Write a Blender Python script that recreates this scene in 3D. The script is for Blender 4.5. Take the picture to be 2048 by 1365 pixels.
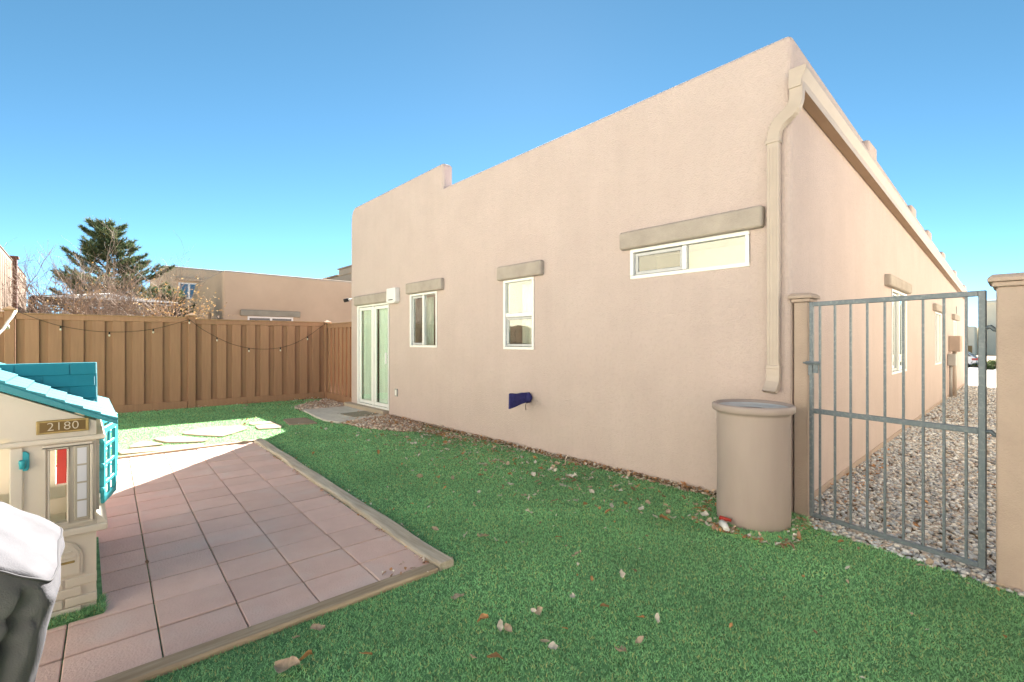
import bpy, bmesh, math, random
import numpy as np
from mathutils import Vector, Matrix

random.seed(7); rng = np.random.default_rng(7)
for o in list(bpy.data.objects): bpy.data.objects.remove(o)
SC = bpy.context.scene; COL = SC.collection
R = math.radians

# ------------------------------------------------------------------ camera, sky, sun, exposure
# World axes follow the house: its back wall is the plane y = 0, its side wall the plane x = 0, ground z = 0.
TH = R(47.42); FPX = 938.8; CAMP = Vector((1.2835, -4.293, 1.42))
cam = bpy.data.objects.new('camera', bpy.data.cameras.new('camera')); COL.objects.link(cam)
cam.location = CAMP; cam.rotation_euler = (R(90), 0, TH)
cam.data.sensor_width = 36; cam.data.lens = FPX / 2048 * 36
cam.data.clip_start = .05; cam.data.clip_end = 2000
SC.camera = cam
SUN_EL = R(32.0); SUN_AZ = math.atan2(-.7115, .7027)        # azimuth from +y towards +x
SUN_STR = 5.0; SKY_STR = .05; EXPO = 2.75
W = bpy.data.worlds.new('World'); SC.world = W; W.use_nodes = True
nt = W.node_tree; bg = nt.nodes['Background']
sky = nt.nodes.new('ShaderNodeTexSky'); sky.sky_type = 'NISHITA'; sky.sun_disc = False
sky.sun_elevation = SUN_EL; sky.sun_rotation = SUN_AZ
sky.altitude = 2200; sky.air_density = .42; sky.dust_density = .03; sky.ozone_density = 1.0
hs = nt.nodes.new('ShaderNodeHueSaturation'); hs.inputs['Saturation'].default_value = 1.1; hs.inputs['Hue'].default_value = .474
nt.links.new(sky.outputs[0], hs.inputs['Color']); nt.links.new(hs.outputs[0], bg.inputs[0]); bg.inputs[1].default_value = SKY_STR
sl = bpy.data.lights.new('sun', 'SUN'); sl.energy = SUN_STR; sl.angle = R(.53); sl.color = (1, .955, .885)
sun = bpy.data.objects.new('sun', sl); COL.objects.link(sun)
sdir = Vector((math.sin(SUN_AZ) * math.cos(SUN_EL), math.cos(SUN_AZ) * math.cos(SUN_EL), math.sin(SUN_EL)))
sun.rotation_euler = sdir.to_track_quat('Z', 'Y').to_euler(); sun.location = (-12, 12, 20)
vs = SC.view_settings; vs.view_transform = 'Standard'; vs.look = 'None'; vs.exposure = EXPO; vs.gamma = 1; vs.use_curve_mapping = False
SC.cycles.max_bounces = 8; SC.cycles.diffuse_bounces = 5; SC.cycles.transparent_max_bounces = 12

cT, sT = math.cos(TH), math.sin(TH)
def ray(px, py):
    x = (px - 1024) / FPX; z = -(py - 682.5) / FPX
    return Vector((x * cT - sT, x * sT + cT, z))
def G(px, py, z=0.0):                       # photo pixel -> point on the level z
    r = ray(px, py); return CAMP + r * ((z - CAMP.z) / r.z)
def onX(px, py, X):
    r = ray(px, py); return CAMP + r * ((X - CAMP.x) / r.x)
def at(px, py, d): return CAMP + ray(px, py) * d

# ------------------------------------------------------------------ materials
MATS = {}
def M(name, col, rough=.8, col2=None, vs_=3.0, var=.12, bump=0.0, bs=60.0, spec=.3, metal=0.0, objvar=0.0, detail=4, spots=None, transl=0.0, stretch=None, streak=0.0):
    if name in MATS: return MATS[name]
    m = bpy.data.materials.new(name); m.use_nodes = True; n = m.node_tree.nodes; l = m.node_tree.links
    b = n['Principled BSDF']; b.inputs['Roughness'].default_value = rough; b.inputs['Metallic'].default_value = metal
    b.inputs['Specular IOR Level'].default_value = spec
    geo = n.new('ShaderNodeNewGeometry'); pos = geo.outputs['Position']
    if stretch:
        mp = n.new('ShaderNodeVectorMath'); mp.operation = 'MULTIPLY'; mp.inputs[1].default_value = stretch
        l.new(pos, mp.inputs[0]); pos = mp.outputs[0]
    nz = n.new('ShaderNodeTexNoise'); nz.inputs['Scale'].default_value = vs_; nz.inputs['Detail'].default_value = detail; nz.inputs['Roughness'].default_value = .62
    l.new(pos, nz.inputs['Vector'])
    rp = n.new('ShaderNodeValToRGB'); rp.color_ramp.elements[0].position = .3; rp.color_ramp.elements[1].position = .7
    c2 = col2 or tuple(c * (1 - 2 * var) for c in col)
    rp.color_ramp.elements[0].color = (*c2, 1); rp.color_ramp.elements[1].color = (*col, 1)
    l.new(nz.outputs['Fac'], rp.inputs[0]); out = rp.outputs[0]
    if spots:
        sc_, amt, scol = spots
        n2 = n.new('ShaderNodeTexNoise'); n2.inputs['Scale'].default_value = sc_; n2.inputs['Detail'].default_value = 3; l.new(geo.outputs['Position'], n2.inputs['Vector'])
        r2 = n.new('ShaderNodeValToRGB'); r2.color_ramp.elements[0].position = .5; r2.color_ramp.elements[1].position = .68
        r2.color_ramp.elements[0].color = (0, 0, 0, 1); r2.color_ramp.elements[1].color = (amt, amt, amt, 1); l.new(n2.outputs['Fac'], r2.inputs[0])
        mx = n.new('ShaderNodeMixRGB'); l.new(r2.outputs[0], mx.inputs[0]); l.new(out, mx.inputs[1]); mx.inputs[2].default_value = (*scol, 1); out = mx.outputs[0]
    if streak:                                           # faint vertical water marks
        sm = n.new('ShaderNodeVectorMath'); sm.operation = 'MULTIPLY'; sm.inputs[1].default_value = (5, 5, .35); l.new(geo.outputs['Position'], sm.inputs[0])
        n3 = n.new('ShaderNodeTexNoise'); n3.inputs['Scale'].default_value = 1.5; n3.inputs['Detail'].default_value = 6; l.new(sm.outputs[0], n3.inputs['Vector'])
        m3 = n.new('ShaderNodeMapRange'); m3.inputs[1].default_value = .35; m3.inputs[2].default_value = .7; m3.inputs[3].default_value = 1; m3.inputs[4].default_value = 1 - streak; l.new(n3.outputs['Fac'], m3.inputs[0])
        v3 = n.new('ShaderNodeVectorMath'); v3.operation = 'SCALE'; l.new(out, v3.inputs[0]); l.new(m3.outputs[0], v3.inputs['Scale']); out = v3.outputs[0]
    if objvar:
        oi = n.new('ShaderNodeObjectInfo'); mr = n.new('ShaderNodeMapRange'); mr.inputs[3].default_value = 1 - objvar; mr.inputs[4].default_value = 1 + objvar
        l.new(oi.outputs['Random'], mr.inputs[0]); mm = n.new('ShaderNodeVectorMath'); mm.operation = 'SCALE'; l.new(out, mm.inputs[0]); l.new(mr.outputs[0], mm.inputs['Scale']); out = mm.outputs[0]
    l.new(out, b.inputs['Base Color'])
    if bump:
        nb = n.new('ShaderNodeTexNoise'); nb.inputs['Scale'].default_value = bs; nb.inputs['Detail'].default_value = 4; l.new(pos, nb.inputs['Vector'])
        bp = n.new('ShaderNodeBump'); bp.inputs['Strength'].default_value = bump; bp.inputs['Distance'].default_value = .01
        l.new(nb.outputs['Fac'], bp.inputs['Height']); l.new(bp.outputs[0], b.inputs['Normal'])
    if transl:
        tr = n.new('ShaderNodeBsdfTranslucent'); l.new(out, tr.inputs[0]); ms = n.new('ShaderNodeMixShader'); ms.inputs[0].default_value = transl
        l.new(b.outputs[0], ms.inputs[1]); l.new(tr.outputs[0], ms.inputs[2]); l.new(ms.outputs[0], n['Material Output'].inputs[0])
    MATS[name] = m; return m
def Mattr(name, rough=.6, transl=.25, spec=.25):                   # colour carried per piece in the attribute 'tint'
    m = bpy.data.materials.new(name); m.use_nodes = True; n = m.node_tree.nodes; l = m.node_tree.links
    b = n['Principled BSDF']; b.inputs['Roughness'].default_value = rough; b.inputs['Specular IOR Level'].default_value = spec
    a = n.new('ShaderNodeAttribute'); a.attribute_name = 'tint'; l.new(a.outputs['Color'], b.inputs['Base Color'])
    if transl:
        tr = n.new('ShaderNodeBsdfTranslucent'); l.new(a.outputs['Color'], tr.inputs[0]); ms = n.new('ShaderNodeMixShader'); ms.inputs[0].default_value = transl
        l.new(b.outputs[0], ms.inputs[1]); l.new(tr.outputs[0], ms.inputs[2]); l.new(ms.outputs[0], n['Material Output'].inputs[0])
    return m
def Mglass(name, refl=.35, tint=(.85, .95, .92)):                  # coated double glazing: part mirror, part see-through
    m = bpy.data.materials.new(name); m.use_nodes = True; n = m.node_tree.nodes; l = m.node_tree.links
    n.remove(n['Principled BSDF'])
    g = n.new('ShaderNodeBsdfGlossy'); g.inputs['Roughness'].default_value = .0; g.inputs['Color'].default_value = (.95, .97, .95, 1)
    t = n.new('ShaderNodeBsdfTransparent'); t.inputs[0].default_value = (*tint, 1)
    lw = n.new('ShaderNodeLayerWeight'); lw.inputs[0].default_value = .5; fr = n.new('ShaderNodeMath'); fr.operation = 'POWER'; fr.inputs[1].default_value = 4; l.new(lw.outputs['Facing'], fr.inputs[0])
    ad = n.new('ShaderNodeMath'); ad.operation = 'MULTIPLY_ADD'; ad.inputs[1].default_value = 1.2; ad.inputs[2].default_value = refl; ad.use_clamp = True
    l.new(fr.outputs[0], ad.inputs[0]); ms = n.new('ShaderNodeMixShader'); l.new(ad.outputs[0], ms.inputs[0])
    nz = n.new('ShaderNodeTexNoise'); nz.inputs['Scale'].default_value = 1.6; bp = n.new('ShaderNodeBump'); bp.inputs['Strength'].default_value = .05; bp.inputs['Distance'].default_value = .02
    l.new(nz.outputs['Fac'], bp.inputs['Height']); l.new(bp.outputs[0], g.inputs['Normal'])
    l.new(t.outputs[0], ms.inputs[1]); l.new(g.outputs[0], ms.inputs[2]); l.new(ms.outputs[0], n['Material Output'].inputs[0])
    return m

STUCCO = M('stucco', (.555, .455, .425), .92, col2=(.505, .41, .382), vs_=1.6, bump=.8, bs=75, spec=.15, detail=9, spots=(26, .35, (.465, .377, .34)), streak=.03)
LINTEL = M('lintel_stucco', (.43, .375, .33), .92, var=.1, vs_=5, bump=.6, bs=90, spec=.15)
POSTST = M('post_stucco', (.455, .36, .305), .92, var=.08, vs_=3, bump=.4, bs=120, spec=.15)
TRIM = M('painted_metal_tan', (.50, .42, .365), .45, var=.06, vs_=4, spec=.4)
TRIMIN = M('shaded_gutter_brown', (.30, .2, .13), .6, var=.08)  # gutter underside: its shade put into a darker brown
VINYL = M('white_vinyl', (.82, .82, .8), .35, var=.02, spec=.5)
SASH = M('grey_vinyl', (.5, .51, .52), .4, var=.03, spec=.5)
DARK = M('dark_room', (.03, .03, .03), .9)
ROOM = M('room_plaster', (.32, .29, .25), .9, var=.1)
CURT = M('pale_curtain', (.80, .85, .79), .8, var=.1, vs_=8, stretch=(1, 1, .05))
CURTD = M('dark_curtain', (.10, .08, .06), .9, var=.1)
REFLCREAM = M('cream_reflection', (.66, .58, .4), .7, var=.08, vs_=6)
GLASS = Mglass('glass', .14, (.93, .97, .95)); GLASSD = Mglass('door_glass', .03, (.93, .98, .95)); GLASSB = Mglass('coated_glass', .13, (.95, .97, .95)); GLASSC = Mglass('screened_glass', .12, (.6, .6, .55))
FENCE = M('composite_board', (.36, .20, .118), .75, col2=(.30, .168, .10), vs_=3, bump=.12, bs=200, spec=.3, objvar=.06, stretch=(8, 8, .6))
FENCED = M('composite_board_recess', (.335, .187, .11), .8, var=.08, vs_=3, objvar=.06, stretch=(8, 8, .6))
PALEF = M('pale_fence', (.22, .155, .11), .8, var=.1, vs_=3, objvar=.06, stretch=(8, 8, .6))
MAROON = M('maroon_post', (.12, .05, .035), .7)
PAVER = M('paver_concrete', (.74, .525, .455), .9, col2=(.67, .465, .40), vs_=5, bump=.5, bs=90, spec=.15, objvar=.07, spots=(2.6, .5, (.68, .56, .51)), detail=6)
SAND = M('joint_sand', (.2, .15, .115), .95, vs_=40, var=.2)
TIMBER = M('weathered_timber', (.60, .54, .45), .9, col2=(.38, .32, .245), vs_=2.5, bump=.6, bs=14, spec=.15, stretch=(1.2, 14, 14), detail=7)
TIMBERY = M('weathered_timber_cross', (.49, .39, .28), .9, col2=(.31, .235, .155), vs_=2.5, bump=.6, bs=14, spec=.15, stretch=(14, 1.2, 14), detail=7)
TURFB = M('turf_backing', (.20, .42, .18), .95, var=.3, vs_=30)
FLAG = M('flagstone', (.36, .28, .205), .9, col2=(.29, .22, .16), vs_=6, bump=.5, bs=40, spec=.15, objvar=.06)
CONC = M('concrete', (.66, .60, .54), .9, var=.08, vs_=4, bump=.3, bs=120, spec=.2, spots=(9, .3, (.36, .32, .28)))
STEPC = M('stucco_step', (.45, .37, .29), .9, var=.1, vs_=5, bump=.4, bs=90)
MAT_ = M('door_mat', (.34, .29, .22), .95, var=.2, vs_=25, bump=.6, bs=150)
SOIL = M('bare_soil', (.22, .16, .11), .95, var=.2, vs_=6, bump=.5, bs=30)
DIRT = M('desert_ground', (.40, .31, .22), .95, var=.15, vs_=2, bump=.5, bs=20)
GATE = M('gate_steel', (.145, .178, .208), .45, col2=(.12, .15, .176), vs_=9, spec=.5, metal=.2, bump=.1, bs=90, spots=(45, .22, (.42, .42, .40)))
BLACKM = M('black_metal', (.018, .018, .018), .5)
BARREL = M('barrel_plastic', (.385, .315, .29), .55, col2=(.34, .275, .25), vs_=4, spec=.35, bump=.05, bs=60, stretch=(1, 1, .25))
HOLESHADE = M('barrel_hole_shade', (.04, .04, .045), .3, spec=.5, var=.1)
BLUE = M('navy_fabric', (.035, .035, .17), .7, var=.2, vs_=20, bump=.4, bs=60)
WHITE = M('white_plastic', (.75, .74, .72), .4, var=.03, spec=.5)
GREYP = M('grey_plastic', (.42, .41, .4), .5)
CREAM = M('playhouse_cream', (.84, .77, .66), .5, var=.05, vs_=3, spec=.4, bump=.06, bs=140, transl=.3)
TEAL = M('playhouse_teal', (.035, .26, .31), .45, var=.08, vs_=6, spec=.45, bump=.05, bs=120)
TEALL = M('playhouse_teal_moulding', (.03, .36, .42), .45, var=.06, spec=.45)
BRASS = M('brass', (.46, .34, .13), .45, var=.2, vs_=20, metal=.5, spec=.5)
BRASSD = M('brass_dark', (.19, .125, .045), .5, var=.15, metal=.3)
DIGIT = M('brass_pale', (.62, .55, .42), .45, var=.05)
REDP = M('red_plastic', (.42, .03, .018), .45, var=.1, spec=.45)
YELLP = M('yellow_plastic', (.66, .49, .12), .5, var=.08)
TAUPE = M('taupe_plastic', (.40, .36, .29), .5, var=.04)
COVER = M('grill_cover_cloth', (.098, .095, .105), .85, col2=(.075, .073, .081), vs_=9, bump=.25, bs=220, spec=.25, detail=7)
SEAM = M('grill_cover_seam', (.06, .058, .063), .85)
BARK = M('bark', (.16, .115, .085), .9, var=.25, vs_=10)
TWIG = M('bare_twig', (.44, .36, .30), .9, var=.3, vs_=2, detail=2)
ASPH = M('asphalt', (.30, .29, .27), .9, var=.1, vs_=3)
DRIVE = M('pale_driveway', (.55, .52, .47), .9, var=.06, vs_=3, bump=.2, bs=80)
PALEW = M('pale_stucco', (.70, .635, .5), .92, var=.05, vs_=1, bump=.2, bs=60)
BROWNW = M('brown_stucco', (.54, .42, .305), .92, col2=(.47, .36, .26), vs_=.8, bump=.3, bs=40, detail=6)
BROWNW2 = M('brown_stucco_light', (.58, .45, .32), .92, var=.06, vs_=.8, bump=.3, bs=40)
CARP = M('silver_car_paint', (.45, .47, .5), .25, var=.02, spec=.6, metal=.5)
CARG = M('car_glass', (.03, .04, .05), .08, spec=.6)
RUBBER = M('tyre_rubber', (.02, .02, .02), .85)
REDL = M('tail_light', (.5, .02, .01), .3, spec=.6)
GARAGE = M('brown_garage_door', (.30, .19, .08), .7)
BLUEG = M('blue_window', (.05, .13, .23), .15, spec=.6)
CORD = M('string_light_cord', (.05, .035, .025), .7)
BULB = M('bulb_glass', (.72, .66, .54), .2, spec=.6)
CAPL = M('post_cap', (.36, .22, .115), .7, var=.06)
GRASS = Mattr('turf_fibre', .65, .45); PEB = Mattr('pebble', .8, 0, .3); LEAFM = Mattr('leaf_litter_leaf', .8, .2)
NEEDLE = Mattr('pine_needle', .7, .25)

# ------------------------------------------------------------------ mesh helpers
class MB:
    def __init__(s): s.v = []; s.f = []; s.sm = []
    def face(s, pts, smooth=False):
        k = len(s.v); s.v += [tuple(p) for p in pts]; s.f.append(tuple(range(k, k + len(pts)))); s.sm.append(smooth)
    def box(s, x0, x1, y0, y1, z0, z1, T=None):
        k = len(s.v)
        P = [(x0, y0, z0), (x1, y0, z0), (x1, y1, z0), (x0, y1, z0), (x0, y0, z1), (x1, y0, z1), (x1, y1, z1), (x0, y1, z1)]
        if T: P = [tuple(T(*p)) for p in P]
        s.v += P
        for q in ((0, 3, 2, 1), (4, 5, 6, 7), (0, 1, 5, 4), (1, 2, 6, 5), (2, 3, 7, 6), (3, 0, 4, 7)):
            s.f.append(tuple(k + i for i in q)); s.sm.append(False)
        return s
    def prism(s, poly, a, b, axis='z', T=None):          # polygon in the other two axes, from a to b along axis
        k = len(s.v); n = len(poly)
        def mk(p, h): return {'z': (p[0], p[1], h), 'y': (p[0], h, p[1]), 'x': (h, p[0], p[1])}[axis]
        P = [mk(p, a) for p in poly] + [mk(p, b) for p in poly]
        if T: P = [tuple(T(*p)) for p in P]
        s.v += P
        s.f.append(tuple(k + i for i in range(n))); s.f.append(tuple(k + n + i for i in reversed(range(n)))); s.sm += [False, False]
        for i in range(n):
            j = (i + 1) % n; s.f.append((k + i, k + n + i, k + n + j, k + j)); s.sm.append(False)
        return s
    def tube(s, pts, rad, seg=6, caps=True):
        pts = [Vector(p) for p in pts]; k0 = len(s.v); n = len(pts); up = None
        for i, p in enumerate(pts):
            d = (pts[min(i + 1, n - 1)] - pts[max(i - 1, 0)]).normalized()
            if up is None: up = d.orthogonal().normalized()
            up = (up - d * up.dot(d)); up = up.normalized() if up.length > 1e-6 else d.orthogonal().normalized()
            w = d.cross(up); r = rad[i] if isinstance(rad, (list, tuple)) else rad
            for q in range(seg):
                a = 2 * math.pi * q / seg; s.v.append(tuple(p + up * (r * math.cos(a)) + w * (r * math.sin(a))))
        for i in range(n - 1):
            for q in range(seg):
                a = k0 + i * seg + q; b = k0 + i * seg + (q + 1) % seg; s.f.append((a, b, b + seg, a + seg)); s.sm.append(True)
        if caps:
            s.f.append(tuple(k0 + q for q in reversed(range(seg)))); s.f.append(tuple(k0 + (n - 1) * seg + q for q in range(seg))); s.sm += [False, False]
        return s
    def rtube(s, pts, w, h, nrm):                         # rectangular section tube, w along nrm x dir, h along nrm
        pts = [Vector(p) for p in pts]; nrm = Vector(nrm); k0 = len(s.v); n = len(pts)
        for i, p in enumerate(pts):
            d = (pts[min(i + 1, n - 1)] - pts[max(i - 1, 0)]).normalized(); a = nrm.cross(d).normalized(); b = nrm
            for sx, sy in ((-1, -1), (1, -1), (1, 1), (-1, 1)): s.v.append(tuple(p + a * (w / 2 * sx) + b * (h / 2 * sy)))
        for i in range(n - 1):
            for q in range(4):
                a = k0 + i * 4 + q; b = k0 + i * 4 + (q + 1) % 4; s.f.append((a, b, b + 4, a + 4)); s.sm.append(False)
        return s
    def lathe(s, prof, cx, cy, seg=48, wob=None):
        k = len(s.v); n = len(prof)
        for i in range(seg):
            a = 2 * math.pi * i / seg
            for r, z in prof:
                rr = r * (1 + (wob(a, z) if wob else 0)); s.v.append((cx + rr * math.cos(a), cy + rr * math.sin(a), z))
        for i in range(seg):
            j = (i + 1) % seg
            for q in range(n - 1): s.f.append((k + i * n + q, k + j * n + q, k + j * n + q + 1, k + i * n + q + 1)); s.sm.append(True)
        return s
    def build(s, name, mat, parent=None, bevel=0, seg=2, kind=None):
        me = bpy.data.meshes.new(name); me.from_pydata(s.v, [], s.f)
        if any(s.sm): me.polygons.foreach_set('use_smooth', s.sm)
        if bevel:
            bm = bmesh.new(); bm.from_mesh(me); bmesh.ops.remove_doubles(bm, verts=bm.verts, dist=1e-5)
            bmesh.ops.recalc_face_normals(bm, faces=bm.faces)
            es = [e for e in bm.edges if len(e.link_faces) == 2 and e.calc_face_angle(0) > .4]
            bmesh.ops.bevel(bm, geom=es, offset=bevel, segments=seg, profile=.5, affect='EDGES', clamp_overlap=True)
            bm.to_mesh(me); bm.free()
        else:
            bm = bmesh.new(); bm.from_mesh(me); bmesh.ops.recalc_face_normals(bm, faces=bm.faces); bm.to_mesh(me); bm.free()
        me.materials.append(mat)
        o = bpy.data.objects.new(name, me); COL.objects.link(o)
        if parent: o.parent = parent
        if kind: o['kind'] = kind
        return o
def box(name, mat, parent, x0, x1, y0, y1, z0, z1, bevel=0, T=None, seg=2):
    return MB().box(x0, x1, y0, y1, z0, z1, T).build(name, mat, parent, bevel, seg)
def tag(o, label, cat, group=None):
    o['label'] = label; o['category'] = cat
    if group: o['group'] = group
    return o
def thing(name, label, cat, loc=(0, 0, 0), group=None):   # parts are built in world coordinates, so the Empty's transform is compensated
    o = bpy.data.objects.new(name, None); o.empty_display_size = .1; COL.objects.link(o); tag(o, label, cat, group); return o
def struct(o): o['kind'] = 'structure'; return o
def npmesh(name, V, F, mat, tint=None, smooth=False, nper=3):
    me = bpy.data.meshes.new(name); nv = len(V); nf = len(F)
    me.vertices.add(nv); me.vertices.foreach_set('co', np.ascontiguousarray(V, dtype=np.float32).ravel())
    me.loops.add(nf * nper); me.loops.foreach_set('vertex_index', np.ascontiguousarray(F, dtype=np.int32).ravel())
    me.polygons.add(nf); me.polygons.foreach_set('loop_start', np.arange(0, nf * nper, nper, dtype=np.int32))
    if smooth: me.polygons.foreach_set('use_smooth', np.ones(nf, dtype=bool))
    if tint is not None:
        a = me.color_attributes.new('tint', 'FLOAT_COLOR', 'POINT'); c = np.ones((nv, 4), np.float32); c[:, :3] = tint; a.data.foreach_set('color', c.ravel())
    me.update(calc_edges=True); me.materials.append(mat)
    o = bpy.data.objects.new(name, me); COL.objects.link(o); return o
def inpoly(P, poly):
    x, y = P[:, 0], P[:, 1]; r = np.zeros(len(P), bool); j = len(poly) - 1
    for i in range(len(poly)):
        xi, yi = poly[i][:2]; xj, yj = poly[j][:2]
        c = ((yi > y) != (yj > y)) & (x < (xj - xi) * (y - yi) / (yj - yi + 1e-12) + xi); r ^= c; j = i
    return r

# ------------------------------------------------------------------ ground
def gz(y): return -.05 - 1.2 * min(max((y - 17) / 47, 0), 1)
ys = [-400, -60, -20, 0, 17, 25, 35, 45, 55, 64, 120, 500]; m = MB()
for a, b in zip(ys[:-1], ys[1:]): m.face([(-500, a, gz(a)), (500, a, gz(a)), (500, b, gz(b)), (-500, b, gz(b))])
struct(m.build('ground', DIRT))
m = MB(); dy = [16.0, 17, 25, 35, 45, 52]
for a, b in zip(dy[:-1], dy[1:]): m.face([(-6, a, gz(a) + .03), (9, a, gz(a) + .03), (9, b, gz(b) + .03), (-6, b, gz(b) + .03)])
struct(m.build('driveway', DRIVE))
m = MB(); m.face([(-60, 52, gz(52) + .02), (60, 52, gz(52) + .02), (60, 60, gz(60) + .02), (-60, 60, gz(60) + .02)])
struct(m.build('road', ASPH))
GATE_L = (.15, -.10); GATE_R = (1.19, -.34)
lawn_poly = [(-11.2, -8.2), (4.2, -8.2), (4.2, -.36), (1.2, -.385), (.15, -.15), (0, -.02), (0, .05), (-10.6, .1), (-11.2, -8.2)]
m = MB(); m.face([(x, y, -.004) for x, y in lawn_poly[:-1]]); struct(m.build('lawn', TURFB))
m = MB(); m.face([(-.0, -.3, -.02), (3, -.5, -.02), (3, 16, -.02), (0, 16, -.02)]); struct(m.build('gravel_bed', SOIL))

# ------------------------------------------------------------------ patio: base, pavers, timber edging (turned about 1.9 degrees)
PA = R(-1.9); pc, ps = math.cos(PA), math.sin(PA); PO = Vector((-1.245, -2.665, 0))
def PT(x, y, z): return (PO.x + x * pc - y * ps, PO.y + x * ps + y * pc, z)      # local x negative towards the fence, y negative away from the house
patio = struct(MB().box(-4.72, .0, -3.6, .0, -.05, -.006, PT).build('patio', SAND))
NR, NC, DX, DY = 16, 10, .2945, .3395
variants = []
for k in range(4):
    mm = MB().box(-DX / 2 + .0065, DX / 2 - .0065, -DY / 2 + .003, DY / 2 - .003, -.02, .012 + .001 * k).build('paver', PAVER, patio, .004, 1); variants.append(mm)
first = set()
for i in range(NR):
    for j in range(NC):
        k = random.randrange(4)
        if k in first: o = variants[k].copy(); COL.objects.link(o); o.parent = patio
        else: o = variants[k]; first.add(k)
        p = PT(-(i + .5) * DX, -(j + .5) * DY, random.uniform(-.0015, .0015))
        o.location = p; o.rotation_euler = (random.gauss(0, .003), random.gauss(0, .003), PA + random.gauss(0, .003))
t1 = MB()
n = 26; L = 4.86
for i in range(n):                                       # long timber beside the lawn, worn inner edge
    xa = .09 - L * i / n; xb = .09 - L * (i + 1) / n
    def w(x): return .015 * math.sin(x * 3.1) * (1 if abs(x + 2.2) > .3 else 2) + .006 * math.sin(x * 17)
    k = len(t1.v)
    for x in (xa, xb):
        e = w(x); zz = .042 + .004 * math.sin(x * 5)
        t1.v += [PT(x, .0 + max(e, -.004), -.05), PT(x, .002 + max(e, -.004), zz - .008), PT(x, .014 + max(e, 0), zz), PT(x, .105 + .004 * math.sin(x * 7), zz + .002), PT(x, .112, zz - .012), PT(x, .112, -.05)]
    for q in range(5): t1.f.append((k + q, k + 6 + q, k + 7 + q, k + q + 1)); t1.sm.append(False)
    if i == 0: t1.f.append(tuple(k + q for q in range(6))); t1.sm.append(False)
    if i == n - 1: t1.f.append(tuple(k + 6 + q for q in range(6))); t1.sm.append(False)
tag(t1.build('landscape_timber', TIMBER), 'long weathered timber with chipped inner edge between pink pavers and lawn', 'timber')
m = MB()
for i in range(14):
    ya = -.004 - .255 * i; yb = ya - .255; k = len(m.v)
    for y in (ya, yb):
        e = .004 * math.sin(y * 9); m.v += [PT(.0, y, -.05), PT(.0 + e * .3, y, .016), PT(.006, y, .024), PT(.088 + e, y, .024), PT(.096 + e, y, .014), PT(.096, y, -.05)]
    for q in range(5): m.f.append((k + q, k + 6 + q, k + 7 + q, k + q + 1)); m.sm.append(False)
    if i == 0: m.f.append(tuple(k + q for q in range(6))); m.sm.append(False)
tag(m.build('landscape_timber', TIMBERY), 'low cracked timber across the end of the patio, flush with the turf', 'timber')
m = MB().box(-4.80, -4.725, -3.6, .03, -.05, .035, PT)
tag(m.build('landscape_timber', TIMBERY, None, .006), 'thin sunlit timber between the patio and the flagstones', 'timber')

# ------------------------------------------------------------------ flagstones, door slab, step, mat
def z8(x, y): return G(200 + x / 2.695, 760 + y / 2.695)
stones = [([(105, 410), (110, 385), (545, 348), (565, 360), (540, 370)], 'long narrow pale flagstone set against the thin patio timber'),
 ([(150, 375), (210, 338), (300, 340), (345, 355)], 'small triangular pale flagstone in sunlit turf'),
 ([(280, 325), (390, 310), (585, 325), (555, 340), (350, 345)], 'lens-shaped pale flagstone between the triangular and the biggest one'),
 ([(440, 290), (580, 262), (770, 252), (800, 270), (660, 312), (480, 302)], 'biggest pale flagstone in the sunlit turf'),
 ([(800, 237), (925, 228), (950, 238), (820, 250)], 'small slim flagstone, one of a close pair, on the fence side'),
 ([(830, 253), (950, 240), (985, 250), (975, 265), (850, 272)], 'small flagstone crossed by the shadow edge, one of a close pair'),
 ([(985, 222), (1000, 215), (1110, 208), (1175, 238), (1020, 248)], 'shaded tan flagstone beside the concrete slab')]
stone_polys = []
for pl, lab in stones:
    P = [z8(*p) for p in pl]; c = sum(P, Vector()) / len(P); Q = []
    for i in range(len(P)):
        a, b = P[i], P[(i + 1) % len(P)]
        for t in (0, .33, .66):
            q = a.lerp(b, t); q = q + (q - c).normalized() * (random.uniform(-.015, .02) if t else -.02); Q.append((q.x, q.y))
    stone_polys.append(Q)
    tag(MB().prism(Q, -.03, .022).build('flagstone', FLAG, None, .008, 2), lab, 'flagstone')
slab_poly = [(-8.62, -.98), (-8.47, -.02), (-6.85, -.02), (-6.66, -1.03), (-7.1, -1.12), (-7.6, -1.09)]
slab = struct(MB().prism(slab_poly, -.05, .03).build('concrete_slab', CONC, None, .008))
step = tag(box('door_step', STEPC, None, -8.62, -6.83, -.12, .03, -.05, .105, .012), 'low tan stucco step below the white sliding door', 'step')
mat = MB().box(-.27, .27, -.24, .24, 0, .012).build('door_mat', MAT_, None, .003, 1); mat.location = (-7.24, -.4, .031); mat.rotation_euler[2] = R(4)
tag(mat, 'thin worn beige mat lying on the slab by the sliding door', 'door mat')

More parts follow.
